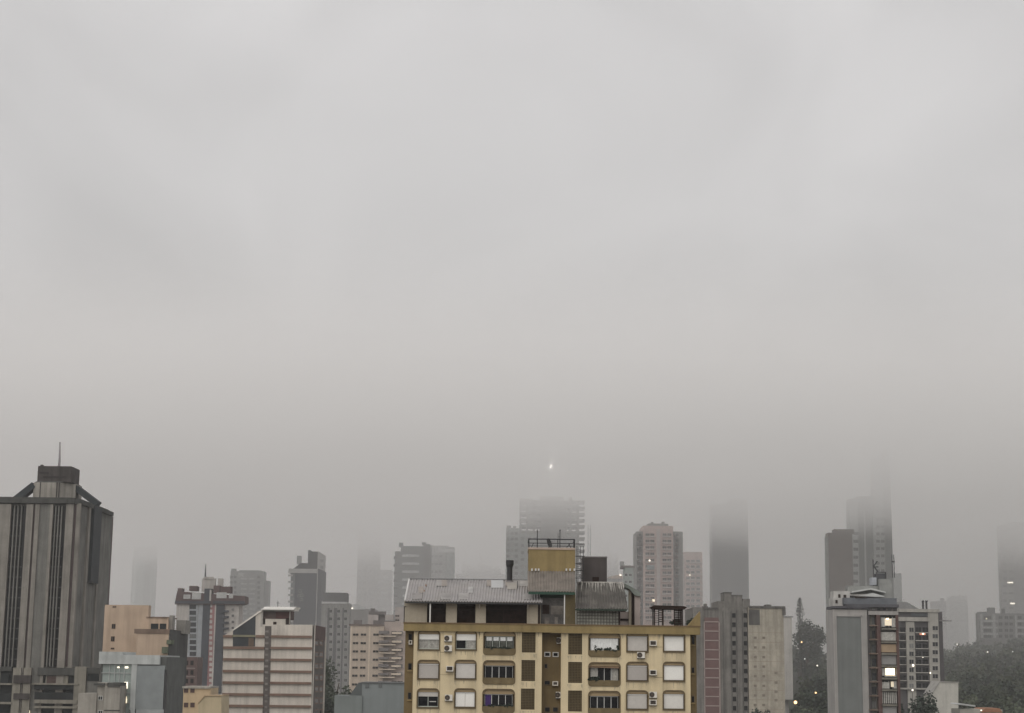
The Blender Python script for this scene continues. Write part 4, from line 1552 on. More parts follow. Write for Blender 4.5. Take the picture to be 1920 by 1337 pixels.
t.box('roof_box_rim', DK, 577, 1031.5, 582, 1034, -.5, 6)
t.box('chimney', M('chimney_grey', (.3, .3, .3)), 554.5, 1041, 562.5, 1057, -6, 4)
SFd = t.side(594, 1100)
yb_ = SFd.at(608, 1100)[0]
zt_ = t.F.at(594, 1034)[1]
part('flank', MB().fb(SFd, 759.5, yb_, 0, zt_, 0, .3), PALE, t.o)
for y in rng(1052, 1165, 10):
    for x in (600.5, 603.5):
        u, z = SFd.at(x, y)
        inst('window', win_mesh(2.6, 1.1, DK, GLASS, fr=.15, mull=0, sill=False), t.o, (SFd.x + .31, u, z), math.pi / 2)
for x, y in ((563, 1108), (566, 1116), (565, 1124), (561, 1117)):
    t.wins([x], [y], 1.3, 1.2, frame=PALE, glass=GLASS, sill=False)

# --- grey tower behind the red crown
t = T('grey_tower', 'mid grey hazy tower with a small rooftop knob behind the red-crowned tower', 'tower', 850, 462)
GT = M('grey_tower_render', (.20, .205, .20), .9, .1, .2, streak=.2)
GTL = M('grey_tower_pale', (.34, .345, .335), .9, .1)
t.box('wall', GT, 427, 1071, 490, 1345, 0, 9, ground=True)
t.box('wall', GT, 490, 1088, 497, 1345, -4, 12, ground=True)
t.boxes('roof_box', GT, [(433, 1066, 440, 1071, -1, 6), (449, 1069.5, 490, 1071, .2, 9)])
t.box('facade_panel', GTL, 447, 1074, 457, 1081, .2, .1)
for x0, x1 in ((452, 463), (468, 478)):
    mb = MB()
    for y in rng(1084, 1150, 8):
        mb.px(t.F, x0, y, x1, y + 2.6, .9, .1)
    parts('balcony', mb, GTL, t.o)
t.wins([434, 441, 485], rng(1082, 1150, 8), 1.4, 1.4, frame=GT, glass=GLASSD, sill=False)

# --- far ghost tower
t = T('ghost_tower', 'faint pale green tower standing alone behind the tan block', 'tower', 1180, 265)
t.box('wall', M('ghost_green', (.20, .25, .23), .8), 242, 1025, 282, 1345, 0, 12, ground=True)
t.box('facade_panel', M('ghost_green_pale', (.4, .45, .42), .8), 245, 1027, 251, 1300, .3, 1)
t.box('facade_panel', M('ghost_dark', (.1, .13, .12), .8), 266, 1027, 279, 1300, .2, 1)

# --- grey blocks right of the dark slab
t = T('flat_grey_block', 'plain grey block with dark flat roof house above a white ledge', 'building', 690, 632)
t.box('wall', M('flat_grey_render', (.30, .295, .285), .9, .12, .25, streak=.3), 600, 1131, 652, 1345, 0, 10, ground=True)
t.box('roof_house', M('roof_house_grey', (.115, .115, .115), .9), 604, 1110.5, 648, 1129, -4, 14)
t.box('ledge', M('ledge_white', (.5, .5, .5), .8), 603, 1128.5, 650, 1132, .4, 20)
t.boxes('facade_strip', M('facade_strip_dark', (.115, .115, .115), .9), [(612, 1140, 616, 1300, .15, .1), (624, 1140, 630, 1300, .15, .1), (640, 1140, 643, 1300, .15, .1)])
t.wins([620, 635, 648], rng(1146, 1290, 11), 1.2, 1.3, frame=GTL, glass=GLASSD, sill=False)
t = T('round_roof_hall', 'grey block with low curved white roof and one bright rooftop lamp', 'building', 740, 668)
t.box('wall', M('hall_grey', (.26, .25, .24), .9, .1, .3, streak=.2), 646, 1142, 700, 1345, 0, 18, ground=True)
pts = [(648 + 36 * i / 10, 1140 - 7 * math.sin(math.pi * i / 10)) for i in range(11)] + [(684, 1143), (648, 1143)]
t.poly('roof', M('hall_roof_white', (.5, .51, .51), .7), pts, .4, 14)
t.box('roof_lamp', LAMPW, 658.5, 1139.8, 662, 1141.6, .9, -.5)

# --- pink and cream apartment slab
t = T('cream_apartment_slab', 'cream apartment slab with paired dark windows and hazy grey balconies', 'building', 605, 705)
CA = M('slab_cream', (.52, .435, .355), .9, .06, .3, streak=.18)
CAL = M('slab_cream_light', (.62, .53, .43), .9, .06)
CAP = M('slab_pinkish', (.42, .355, .32), .9, .12, .5)
CAG = M('slab_balcony_grey', (.18, .165, .16), .9, .15)
t.box('wall', CA, 655, 1173, 718, 1345, 0, 16, ground=True)
t.box('wall', CAP, 718, 1166, 775, 1345, -1.5, 14, ground=True)
t.box('parapet', M('slab_parapet_brown', (.16, .125, .11)), 654.5, 1170.5, 719, 1173.5, .3, 16.2)
t.boxes('wall_rib', CAL, [(655.5, 1174, 658.5, 1300, .15, -.01), (690.5, 1174, 693, 1300, .15, -.01)])
t.boxes('roof_box', M('slab_roof_grey', (.17, .155, .15), .9, .2), [(662, 1162, 677, 1171, -2, 4), (699, 1163, 740, 1171, -2, 5), (708, 1146, 720, 1164, -4, 6), (693, 1140, 701, 1147, -4, 6), (690, 1146, 722, 1152, -5, 3)])
t.boxes('roof_box', M('slab_roof_pale', (.42, .38, .36), .9, .1), [(689, 1151, 708, 1170, -3, 5), (721, 1152, 737, 1162, -3, 5), (740, 1138, 758, 1170, -3, 8)])
YS = [1190, 1206, 1221.5, 1237, 1252, 1267, 1283.5]
for x, w_ in ((667, 2.1), (681.5, 2.1), (705, 2.1)):
    for i, y in enumerate(YS):
        t.wins([x - .35 * i], [y], w_, .95, frame=CA, glass=GLASSD, fr=.1, mull=1, sill=True)
mb = MB()
for i, y in enumerate(YS):
    mb.px(t.F, 711 - .3 * i, y - 7 + (i % 2) * 2, 730 - .3 * i, y - 1, 1.4, .1)
parts('balcony', mb, CAG, t.o)
mb = MB()
for i, y in enumerate(YS):
    mb.px(t.F, 712 - .3 * i, y + 2, 742 - .3 * i, y + 4, 1.0, 1.5)
    mb.px(t.F, 735 - .3 * i, y - 5, 753 - .3 * i, y - 1, .2, 1.6)
parts('balcony', mb, CAL, t.o)
t.wins([739, 750], [y - 3 for y in YS], 2.0, 1.5, F=front(606.5), frame=CAP, glass=GLASS)
t.wins([745], [1155, 1163], 1.6, .7, F=front(606.5), frame=CAP, glass=GLASSD)

# --- blank blue grey sheds below
t = T('blue_grey_shed', 'blank blue grey wall of a low building beside the mustard block', 'building', 260, 690)
BG = M('shed_blue_grey', (.205, .225, .225), .9, .06, .3, streak=.12)
t.box('wall', BG, 678, 1281, 775, 1345, 0, 8, ground=True)
t.box('wall', M('shed_grey_green', (.19, .21, .205), .9, .07, .3, streak=.12), 627, 1304, 679, 1345, .3, 6, ground=True)
t.box('roof_edge', M('shed_edge', (.12, .125, .125)), 677.5, 1279.3, 776, 1281.5, .15, 8)
t.poly('roof_slope', M('shed_roof_dark', (.10, .11, .11), .8), [(655, 1304), (672, 1280), (679, 1280), (679, 1304)], -.3, 6)
t.boxes('roof_hatch', M('shed_hatch', (.13, .14, .14)), [(685, 1281.5, 692, 1290, .1, .1), (710, 1281.5, 716, 1289, .1, .1)])

# --- the haze towers in the middle
t = T('balcony_tower', 'hazy grey tower with curved white balconies and two roof knobs', 'tower', 880, 770)
BT = M('balcony_tower_grey', (.12, .125, .125), .85, .1, .2)
BTL = M('balcony_tower_pale', (.42, .43, .43), .85, .08)
t.box('wall', BT, 748, 1024, 792, 1345, 0, 22, ground=True)
t.box('wall', BT, 736, 1033, 750, 1345, -3, 20, ground=True)
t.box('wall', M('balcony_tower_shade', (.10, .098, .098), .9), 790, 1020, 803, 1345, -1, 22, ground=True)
t.boxes('roof_box', BT, [(748, 1017.5, 755, 1025, 0, 5), (791, 1016.5, 798, 1021, -1, 5)])
for k, y in enumerate(rng(1040, 1160, 9)):
    u0, u1, z0, z1 = t.F.rect(754, y, 786, y + 4.5)
    n = 8
    pf = [(u0 + (u1 - u0) * i / n, 880 - 2.6 * math.sin(math.pi * i / n)) for i in range(n + 1)]
    part('balcony', MB().prism(pf + [(u1, 880.3), (u0, 880.3)], z0, z1), BTL, t.o)
t.wins([742], rng(1046, 1160, 9), 2.2, 1.6, F=front(883), frame=BTL, glass=GLASSD, sill=False)
t = T('banded_tower', 'pale hazy tower with rounded white top band beside the balcony tower', 'tower', 960, 828)
t.box('wall', M('banded_tower_grey', (.24, .245, .24), .85, .1), 805, 1023, 838, 1345, 0, 20, ground=True)
u0, u1, z0, z1 = t.F.rect(836, 1026, 851, 1090)
n = 10
pf = [(u0 + (u1 - u0) * .5 + (u1 - u0) * .5 * math.cos(math.pi + math.pi * i / n), 960 - (u1 - u0) * .4 * math.sin(math.pi * i / n)) for i in range(n + 1)]
part('wall', MB().prism(pf + [(u1, 978), (u0, 978)], 0, z1), M('banded_tower_dark', (.16, .185, .18), .8), t.o)
t.box('roof_band', BTL, 822, 1030, 851.5, 1036, 3.2, 14)
t.wins([810, 818, 826], rng(1043, 1130, 7), 1.8, 1.6, frame=BTL, glass=GLASSD, sill=False)
t = T('misty_apartment_tower', 'very faint tower dissolving into cloud with stacked balconies on one side', 'tower', 1150, 697)
t.box('wall', M('misty_grey', (.19, .185, .18), .9), 667, 985, 706, 1345, 0, 22, ground=True)
t.box('wall', M('misty_pale', (.27, .265, .26), .9), 706, 1068, 730, 1345, -3, 18, ground=True)
mb = MB()
for y in rng(1080, 1160, 9):
    mb.px(t.F, 707, y, 727, y + 3, -2, 3.1)
parts('balcony', mb, BTL, t.o)
t.wins([674, 684, 695], rng(1070, 1160, 9), 2.2, 1.6, frame=BTL, glass=GLASSD, sill=False)
t = T('misty_block', 'low misty block with pale stair towers and a roof tank behind the tin roof', 'building', 1250, 890)
t.boxes('wall', M('misty_pale', (.3, .3, .3)), [(852, 1076, 950, 1345, 0, 20)], ground=True)
t.boxes('stair_tower', M('misty_grey', (.2, .2, .2)), [(866, 1056, 884, 1080, -3, 14), (897, 1044, 906, 1080, -3, 14), (884, 1063, 897, 1080, -3, 14), (906, 1058, 923, 1080, -6, 14)])
t.boxes('roof_tank', M('roof_house_grey', (.1, .1, .1)), [(925, 1066, 939, 1078, 1, 8), (928, 1062, 935, 1067, 1, 6)])
t.boxes('roof_strip', BTL, [(866, 1082, 884, 1086, .5, 1), (900, 1081, 920, 1086, .5, 1)])
t.wins(rng(860, 945, 10), [1091, 1102, 1113], 2.2, 1.4, frame=BTL, glass=GLASSD, sill=False)


# ------------------------------------------------------------------ right half of the city
t = T('unfinished_tower', 'tower under construction with bare open floors vanishing into the cloud', 'tower', 850, 1035)
UC = M('unfinished_concrete', (.135, .135, .13), .9, .15, .2)
UCG = M('unfinished_grey_green', (.19, .21, .205), .9, .15, .25)
t.box('wall', UC, 1012, 930, 1056, 1345, -1, 16, ground=True)
t.box('wall', UCG, 973, 1000, 1012, 1345, 0, 18, ground=True)
t.box('wall', UCG, 947, 990, 974, 1345, -.5, 18, ground=True)
t.boxes('roof_edge', UC, [(950, 985, 958, 991, -1, 8), (962, 986, 968, 991, -1, 8)])
t.box('wall', UCG, 1056, 1002, 1085, 1345, -.4, 16, ground=True)
YF = rng(940, 1078, 13)
for i, y in enumerate(YF):
    F = t.F
    mb = MB().px(F, 974 if y < 1000 else 1050, y - 2.2, 1085, y + 1.6, .2, 18)
    mb.px(F, 1085, y - 1.5, 1096.5, y + 2.5, .3, 12)
    parts('floor_slab', mb, UC, t.o)
mb = MB()
for x in (975, 987, 1000):
    mb.px(t.F, x, 938, x + 3, 1002, 0, .6)
    mb.px(t.F, x, 938, x + 3, 1002, -15, 15.6)
for x in (1058.5, 1068, 1081.5):
    mb.px(t.F, x, 938, x + 4, 1080, 0, .6)
    mb.px(t.F, x, 938, x + 4, 1002, -15, 15.6)
parts('column', mb, UC, t.o)
mb = MB()
for i, y in enumerate(YF):
    if i not in (4, 5) and i < 6:
        mb.px(t.F, 987, y + 1, 1012, y + 11, -6, 6.3)
        mb.px(t.F, 1056, y + 1, 1066, y + 11, -6, 6.3)
        if i % 2 == 0:
            mb.px(t.F, 1066, y + 1, 1085, y + 11, -8, 8.3)
    elif i >= 6:
        mb.px(t.F, 1050, y + 6, 1085, y + 11, -.2, .8)
parts('infill_wall', mb, UCG, t.o)
t.wins([952, 960, 968], rng(1000, 1075, 8), 1.6, 1.5, F=front(850.5), frame=UC, glass=GLASS, sill=False)
t.wins([980, 992, 1004], rng(1010, 1075, 6), 1.6, 1.5, frame=UC, glass=GLASS, sill=False)
t.wins([1063, 1075], rng(1018, 1076, 6), 1.9, 1.6, F=front(850.4), frame=BTL, glass=M('open_floor_sky', (.5, .52, .52), .6), sill=False)
t.boxes('roof_edge', UC, [(975, 934, 1000, 938, -1, 12), (1066, 932, 1074, 940, -1, 12)])
# tower crane: the mast beside the building, and the jib mast above it with two lamps in the cloud
FCR = front(846)


def lattice_mast(mb, u, y, z0, z1, w):
    for a in (-1, 1):
        for b in (-1, 1):
            mb.bar((u + a * w / 2, y + b * w / 2, z0), (u + a * w / 2, y + b * w / 2, z1), .22)
    z = z0
    k = 0
    while z < z1 - w:
        s = 1 if k % 2 else -1
        mb.bar((u - s * w / 2, y - w / 2, z), (u + s * w / 2, y - w / 2, z + w * 1.4), .13)
        mb.bar((u - s * w / 2, y + w / 2, z), (u + s * w / 2, y + w / 2, z + w * 1.4), .13)
        z += w * 1.4
        k += 1
    return mb


u, z1 = FCR.at(1105, 985)
o = empty('hoist_mast', 'thin pale lattice hoist mast beside the tower under construction', 'mast', (u, 846, 0))
part('mast', lattice_mast(MB(), u, 846, 0, z1, 1.3), M('mast_pale', (.4, .42, .42), .7), o)
u, z1 = FCR.at(1034.5, 868)
z0 = FCR.at(1033, 934)[1]
o = empty('lamp_mast', 'two white lamps on a thin mast lost in cloud above the unfinished tower', 'mast', (u, 852, z0 - 1))
part('mast', MB().tube((u, 852, z0 - 1), (u, 852, z1), .22, .12, 6), M('mast_pale', (.4, .42, .42), .7), o)
for px, py, r in ((1033, 871.5, .5), (1036.5, 900, .3)):
    uu, zz = FCR.at(px, py)
    part('lamp', sphere(MB(), (uu, 851, zz), r), ME('crane_lamp' if py < 880 else 'crane_lamp_low', (1, .95, .86), 1400 if py < 880 else 110), o)

t = T('misty_slab', 'faint grey slab with a thin roof spike in the cloud behind the dark tank room', 'tower', 1200, 1130)
t.box('wall', M('misty_slab_grey', (.15, .15, .15), .9), 1118, 1015, 1143, 1345, 0, 20, ground=True)
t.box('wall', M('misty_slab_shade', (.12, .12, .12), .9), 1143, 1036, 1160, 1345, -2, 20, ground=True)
t.boxes('roof_box', M('misty_slab_grey', (.1, .1, .1)), [(1137, 1030, 1143.5, 1048, .5, 3), (1146, 1046, 1152, 1058, .5, 8)])
t.wins([1124, 1133], rng(1034, 1090, 6), 2.2, 1.6, frame=BTL, glass=GLASSD, sill=False)
t = T('flat_roof_hotel', 'low tan roofed building with a bright lamp at its corner', 'building', 900, 1150)
t.box('wall', M('hotel_grey', (.22, .22, .215), .9, .1), 1138, 1084, 1168, 1345, 0, 14, ground=True)
t.poly('roof', M('hotel_roof_tan', (.42, .32, .23), .9), [(1140, 1082), (1160, 1077.5), (1166, 1078), (1168, 1085), (1140, 1085)], .6, 8)
t.boxes('roof_lamp', LAMPW, [(1161.5, 1076.8, 1164.8, 1080, 1.2, -.4)])
t.boxes('roof_box', M('hotel_roof_dark', (.12, .12, .12)), [(1163, 1052, 1171, 1061, -3, 5)])
t = T('pale_stair_slab', 'narrow pale green slab close beside the pink brick tower', 'building', 700, 1178)
t.box('wall', M('pale_slab_green', (.36, .40, .38), .9, .08), 1172, 1064, 1188, 1345, 0, 12, ground=True)
t.box('roof_edge', M('pale_slab_edge', (.2, .18, .17)), 1166, 1060.5, 1190, 1064.5, .3, 12.3)
t.wins([1174, 1182], rng(1078, 1130, 5), 1.2, 1.2, frame=FRAME, glass=GLASS, sill=False)

PB = M('pink_brick', (.52, .40, .365), .9, .1, .25, streak=.15)
PBG = M('pink_tower_grey', (.22, .215, .205), .9, .1, .25)
PBW = M('pink_tower_white', (.47, .42, .40), .9, .1)
t = T('pink_brick_tower', 'tall pink brick tower with stepped grey shoulders and roof crown at the cloud base', 'tower', 780, 1235)
t.box('wall', PB, 1206, 986, 1263, 1345, 0, 24, ground=True)
t.box('wall', PBG, 1194, 996, 1208, 1345, -2, 22, ground=True)
t.box('wall', PBG, 1261, 996, 1282, 1345, -2, 22, ground=True)
t.boxes('wall_rib', PB, [(1196, 1000, 1204, 1345, -1, 1), (1266, 1000, 1273, 1345, -1, 1)], ground=True)
t.boxes('wall_rib', PBW, [(1231.5, 992, 1238, 1345, .5, .1)], ground=True)
t.boxes('roof_crown', PBG, [(1216, 981, 1254, 987, -2, 16), (1222, 978, 1226, 982, -2, 6), (1242, 977.5, 1247, 982, -2, 6)])
YP = rng(1003, 1158, 14)
mb = MB()
for y in YP:
    mb.px(t.F, 1210, y + 2, 1228, y + 4.4, .9, .1)
    mb.px(t.F, 1242, y + 2, 1259, y + 4.4, .9, .1)
parts('balcony', mb, PBW, t.o)
t.wins([1214, 1223], YP, 2.0, 1.5, frame=PB, glass=GLASSD, sill=False)
t.wins([1246, 1255], YP, 2.0, 1.5, frame=PB, glass=GLASSD, sill=False)
t.wins([1200, 1269.5], YP, 1.5, 1.4, F=front(781), frame=PBW, glass=GLASSD, sill=False)
t.box('lit_window', LAMPW, 1216.4, 1050, 1219, 1052.6, 1.2, -.5)
t.box('balcony_glazing', M('balcony_blue', (.2, .24, .25), .5), 1213, 1060, 1226, 1068, 1.0, .1)
t.box('lit_window', LIT, 1223, 1124, 1227, 1128, 1.2, -.9)
t = T('low_pink_tower', 'shorter fainter pink tower leaning close behind the pink brick tower', 'tower', 900, 1302)
t.box('wall', PB, 1284, 1035, 1318, 1345, 0, 18, ground=True)
t.box('wall_edge', PBW, 1279, 1040, 1286, 1345, -1, 17, ground=True)
YQ = rng(1052, 1158, 11)
mb = MB()
for y in YQ:
    mb.px(t.F, 1292, y + 2, 1317, y + 4.2, .9, .1)
parts('balcony', mb, PBW, t.o)
t.wins([1290, 1299, 1309], YQ, 2.0, 1.4, frame=PBW, glass=GLASSD, sill=False)
t.boxes('lit_window', LAMPW, [(1292, 1077.4, 1294, 1079.4, 1.1, -.6)])
t.boxes('lit_window', LIT, [(1301.5, 1139.5, 1304.5, 1142.5, 1.1, -.6)])

t = T('dark_glass_tower', 'sheer dark glass tower whose upper floors fade into the cloud', 'tower', 900, 1367)
DG = M('dark_glass_wall', (.035, .042, .05), .35, .12, .12, spec=.5)
wl_ = t.box('wall', DG, 1337, 945, 1370, 1345, 0, 14, ground=True)
t.box('wall', DG, 1370, 935, 1404, 1345, -.02, 14, ground=True)
mb = MB()
for y in rng(972, 1160, 17):
    mb.px(t.F, 1337, y, 1404, y + .8, .12, 0)
part('floor_band', mb, M('floor_band_grey', (.085, .095, .10), .6), wl_)
t.boxes('wall_edge', M('glass_edge', (.10, .115, .12), .6), [(1336, 945, 1338, 1345, .3, 2), (1366, 945, 1368, 1345, .2, .1), (1401.5, 935, 1404.5, 1345, .3, 2)], ground=True)

# --- the long stepped block with red panels
t = T('stepped_block', 'stained grey block with stepped roofline, red framed panels and weathered beige flank', 'building', 530, 1390)
SG = M('stepped_grey', (.19, .18, .165), .92, .16, .25, streak=.4, fine=2)
SGD = M('stepped_dark_grey', (.125, .12, .112), .92, .2, .3, streak=.4)
SBG = M('stepped_beige', (.40, .365, .30), .92, .12, .25, streak=.3, stain=(.29, .26, .215), fine=2)
RP = M('red_panel', (.15, .092, .086), .9, .1, .4)
RPF = M('red_panel_frame', (.33, .27, .25), .9, .08)
t.box('wall', SG, 1300, 1139, 1402, 1345, 0, 24, ground=True)
t.boxes('roof_step', SG, [(1345, 1127.5, 1404, 1140, -.2, 16), (1358.5, 1111.5, 1372, 1129, -.3, 10), (1371, 1117, 1392, 1129, -.35, 12), (1393, 1123, 1406, 1140, .2, 12), (1318, 1136.5, 1328, 1140, -.2, 4), (1321, 1132, 1326, 1137, -.2, 3)])
t.boxes('roof_cap', SGD, [(1358, 1110, 1372.5, 1112, -.1, 10.2), (1371, 1115.5, 1392.5, 1117.4, -.2, 12.2), (1318, 1139, 1346, 1142, .3, 5)])
t.boxes('panel_frame', RPF, join=True, rects=[(1320, 1165, 1322, 1345, .25, .1), (1348, 1165, 1350.4, 1345, .25, .1)] + [(1320, y - 1, 1350, y + 1, .25, .1) for y in rng(1166, 1341, 11)])
t.box('red_panel', RP, 1321.5, 1158, 1348.5, 1345, .1, .1)
t.box('wall', SBG, 1403, 1138.5, 1470, 1345, .8, 22, ground=True)
t.boxes('wall_patch', SGD, [(1403, 1143, 1424, 1172, .85, -.79)])
t.boxes('parapet', SGD, [(1403, 1136.5, 1471.5, 1141, 1.1, 22.2), (1436, 1133.5, 1446, 1137, 0, 4), (1466, 1140, 1472, 1154, 1.2, 3)])
YW = rng(1154, 1328, 11)
for i, y in enumerate(YW):
    t.wins([1376 + .1 * i, 1397.5 + .1 * i], [y], 1.25, 1.55, frame=SG, glass=GLASSD, fr=.08, mull=0, d=.01)
t.boxes('facade_rib', SGD, [(1371, 1145, 1373, 1345, .2, -.01), (1381, 1145, 1383, 1345, .2, -.01), (1392, 1145, 1394, 1345, .25, -.01), (1356, 1145, 1357.5, 1345, .2, -.01)], ground=True)
t.wins([1416, 1432], rng(1196, 1322, 8), 1.0, .8, F=front(529.2), frame=SBG, glass=M('pane_dim', (.2, .17, .14), .5), sill=False, fr=.06, mull=0)
t.wins([1455], [1262, 1280, 1297, 1313], 1.1, .9, F=front(529.2), frame=SBG, glass=M('pane_dim', (.2, .17, .14), .5), sill=False)
FSB = front(529.2)
mb = MB()
for y in rng(1186, 1330, 9):
    mb.px(FSB, 1404, y, 1469, y + .7, .015, -.002)
part('floor_joint', mb, M('floor_joint_brown', (.28, .23, .19)), t.o)
t.boxes('rear_wing', SGD, [(1462, 1196, 1480, 1345, -12, 20)], ground=True)
t.boxes('rear_wing_cap', SGD, [(1466, 1194, 1481.5, 1203, -11.5, 20)])
mb = MB()
for y in rng(1206, 1330, 9):
    mb.px(t.F, 1468, y, 1481.5, y + 3, -11, 14)
parts('balcony', mb, M('rear_balcony', (.2, .2, .19)), t.o)

t = T('white_fin_block', 'slim white end wall standing between beige block and wooded hillside', 'building', 590, 1477)
t.boxes('wall', M('white_fin', (.52, .50, .47), .9, .06, .3, streak=.2), [(1469, 1157, 1486, 1312, 0, 3)])
t.box('wall', M('white_fin_side', (.40, .39, .37), .9), 1470, 1158, 1481, 1345, -3.01, 16, ground=True)
t.box('roof_edge', M('white_fin_edge', (.2, .2, .2)), 1468.5, 1155.5, 1487, 1157.2, .2, 3.2)

# --- towers in cloud on the right
t = T('brown_grey_tower', 'brown grey windowless tower with a pale corner, its roof blurred by cloud', 'tower', 720, 1575)
t.box('wall', M('brown_grey_wall', (.185, .165, .155), .9, .08, .15), 1557, 999, 1602, 1345, 0, 7, ground=True)
t.box('roof_step', M('brown_grey_wall', (.1, .1, .1)), 1565, 992, 1602, 1000, -1, 6)
t.box('wall_edge', M('brown_grey_pale', (.30, .31, .30), .9, .08), 1552, 1006, 1557.5, 1345, -.6, 3, ground=True)
t = T('vertical_ribbed_tower', 'tallest tower with alternating pale and dark vertical strips rising into the cloud', 'tower', 800, 1637)
VD = M('ribbed_tower_dark', (.062, .070, .066), .6, .1, .15)
VL = M('ribbed_tower_pale', (.26, .275, .265), .85, .1, .2)
t.box('wall', VD, 1612, 930, 1640, 1345, -.6, 8, ground=True)
t.box('wall', M('ribbed_tower_mid', (.14, .15, .145), .8, .1), 1642, 860, 1662, 1345, -.2, 6, ground=True)
t.box('wall', VD, 1661, 845, 1676, 1345, -.8, 6, ground=True)
t.box('wall_strip', VL, 1597, 935, 1612.5, 1345, 0, 8, ground=True)
t.box('wall_strip', VL, 1624, 955, 1627, 1345, .1, 2, ground=True)
t.box('wall_strip', M('ribbed_tower_light', (.22, .235, .225), .8, .12), 1640.5, 880, 1660.5, 1345, .2, 2, ground=True)
t.wins([1604.5], rng(1000, 1090, 7), 2.4, 1.6, frame=VL, glass=GLASSD, sill=False)
t.wins([1646, 1655], rng(960, 1070, 9), 1.8, 1.5, frame=VL, glass=GLASSD, sill=False, d=.22)
t = T('pale_corner_slab', 'pale grey slab edge just visible behind the rooftop scaffold', 'tower', 900, 1684)
t.box('wall', M('pale_corner_grey', (.27, .29, .28), .9, .1), 1668, 1075, 1694, 1345, 0, 14, ground=True)

# --- the panel-fronted building with roof clutter
t = T('grey_panel_block', 'apartment block with tall grey front panel, red brown balcony column and lit rooms', 'building', 390, 1620)
GP = M('panel_block_frame', (.36, .345, .33), .9, .07, .3, streak=.2)
GPP = M('panel_block_panel', (.165, .175, .17), .85, .06, .3, streak=.12)
GPD = M('panel_block_dark', (.055, .05, .05), .7, .2, .4)
GPR = M('panel_block_red_brown', (.095, .056, .049), .85, .15, .5)
GPG = M('panel_block_green_grey', (.21, .205, .175), .9, .2, .5, streak=.2)
F = t.F
t.box('wall', GP, 1564, 1143, 1628, 1345, 0, 9, ground=True)
t.box('front_panel', GPP, 1570, 1156, 1616, 1350, .1, .1)
t.boxes('panel_surround', GP, [(1568.3, 1154, 1570, 1350, .3, .1), (1616, 1154, 1618, 1350, .3, .1), (1568.3, 1152.5, 1618, 1156, .3, .1)])
t.box('wall', GPG, 1628, 1146, 1684, 1345, -1.2, 16, ground=True)
t.boxes('roof_slab', M('roof_slab_slate', (.085, .085, .095), .9, .2), [(1563, 1136.5, 1629, 1141, .5, 9.4), (1586, 1133, 1684.5, 1138.5, .6, 17)])
t.box('attic', M('attic_mottled', (.14, .125, .12), .9, .4, 1.5), 1590, 1138, 1683, 1146, -.4, 14)
t.wins(rng(1597, 1678, 9), [1142.5], .75, .7, F=front(390.4), frame=GPD, glass=GLASS, sill=False)
t.boxes('attic_band', GP, [(1628, 1146, 1684, 1153, .1, 16)])
rh = t.box('roof_house', M('roof_house_blue_grey', (.135, .145, .16), .9, .15), 1584, 1121, 1683, 1133.5, -.8, 13)
t.boxes('roof_house_trim', M('roof_trim_white', (.42, .41, .39), .9, .2), [(1569, 1107, 1600, 1121, -4, 8), (1600, 1112, 1645, 1116, -5, 8), (1566, 1120, 1585, 1136.5, -3, 8)], parent=rh)
t.boxes('roof_house_door', BROWNDK, [(1578, 1113, 1582, 1121, -3.8, 4.2), (1588, 1114, 1593, 1121, -3.8, 4.2), (1571, 1124, 1575, 1130, -2.8, 3.2), (1605, 1118, 1626, 1121, -.6, 2)], parent=rh)
t.boxes('roof_house_upper', M('roof_upper_grey', (.24, .245, .235), .9, .2), [(1601, 1096, 1660, 1121, -7, 10), (1660, 1083, 1684, 1121, -6, 10)], parent=rh)
t.poly('roof_sheet', M('roof_sheet_pale', (.45, .46, .45), .7), [(1604, 1107), (1640, 1101), (1668, 1108), (1668, 1110.5), (1640, 1104), (1604, 1110)], -4, 8, parent=rh)
t.poly('roof_sheet', M('roof_sheet_pale', (.45, .46, .45), .7), [(1610, 1117), (1640, 1111), (1662, 1117), (1662, 1119)], -2, 5, parent=rh)
# roof scaffold with tanks
mb = MB()
FSF = front(398)
for x0, y0, x1, y1 in ((1642.5, 1072, 1661, 1074), (1643, 1074, 1645, 1098), (1660, 1073, 1662, 1098), (1637, 1049, 1638.6, 1098), (1641, 1062, 1647, 1064)):
    mb.px(FSF, x0, y0, x1, y1, 0, .3)
mb.bar(FSF.p(*FSF.at(1637, 1060), 0), FSF.p(*FSF.at(1646, 1072), 0), .25)
mb.bar(FSF.p(*FSF.at(1645, 1052), 0), FSF.p(*FSF.at(1638, 1062), 0), .2)
for x in (1672.5, 1676):
    mb.px(FSF, x, 1040, x + 1.2, 1083, 0, .3)
mb.px(FSF, 1672, 1052, 1678, 1054, 0, .3)
part('scaffold', mb, M('scaffold_steel', (.07, .072, .075), .6, .2), rh)
t.boxes('water_tank', M('tank_charcoal', (.06, .062, .068), .8), [(1645, 1075, 1661, 1097, 0, 4)], F=FSF, parent=rh)
t.boxes('water_tank', M('tank_blue_pale', (.35, .37, .40), .8), [(1635, 1083, 1643, 1097, .3, 3)], F=FSF, parent=rh)
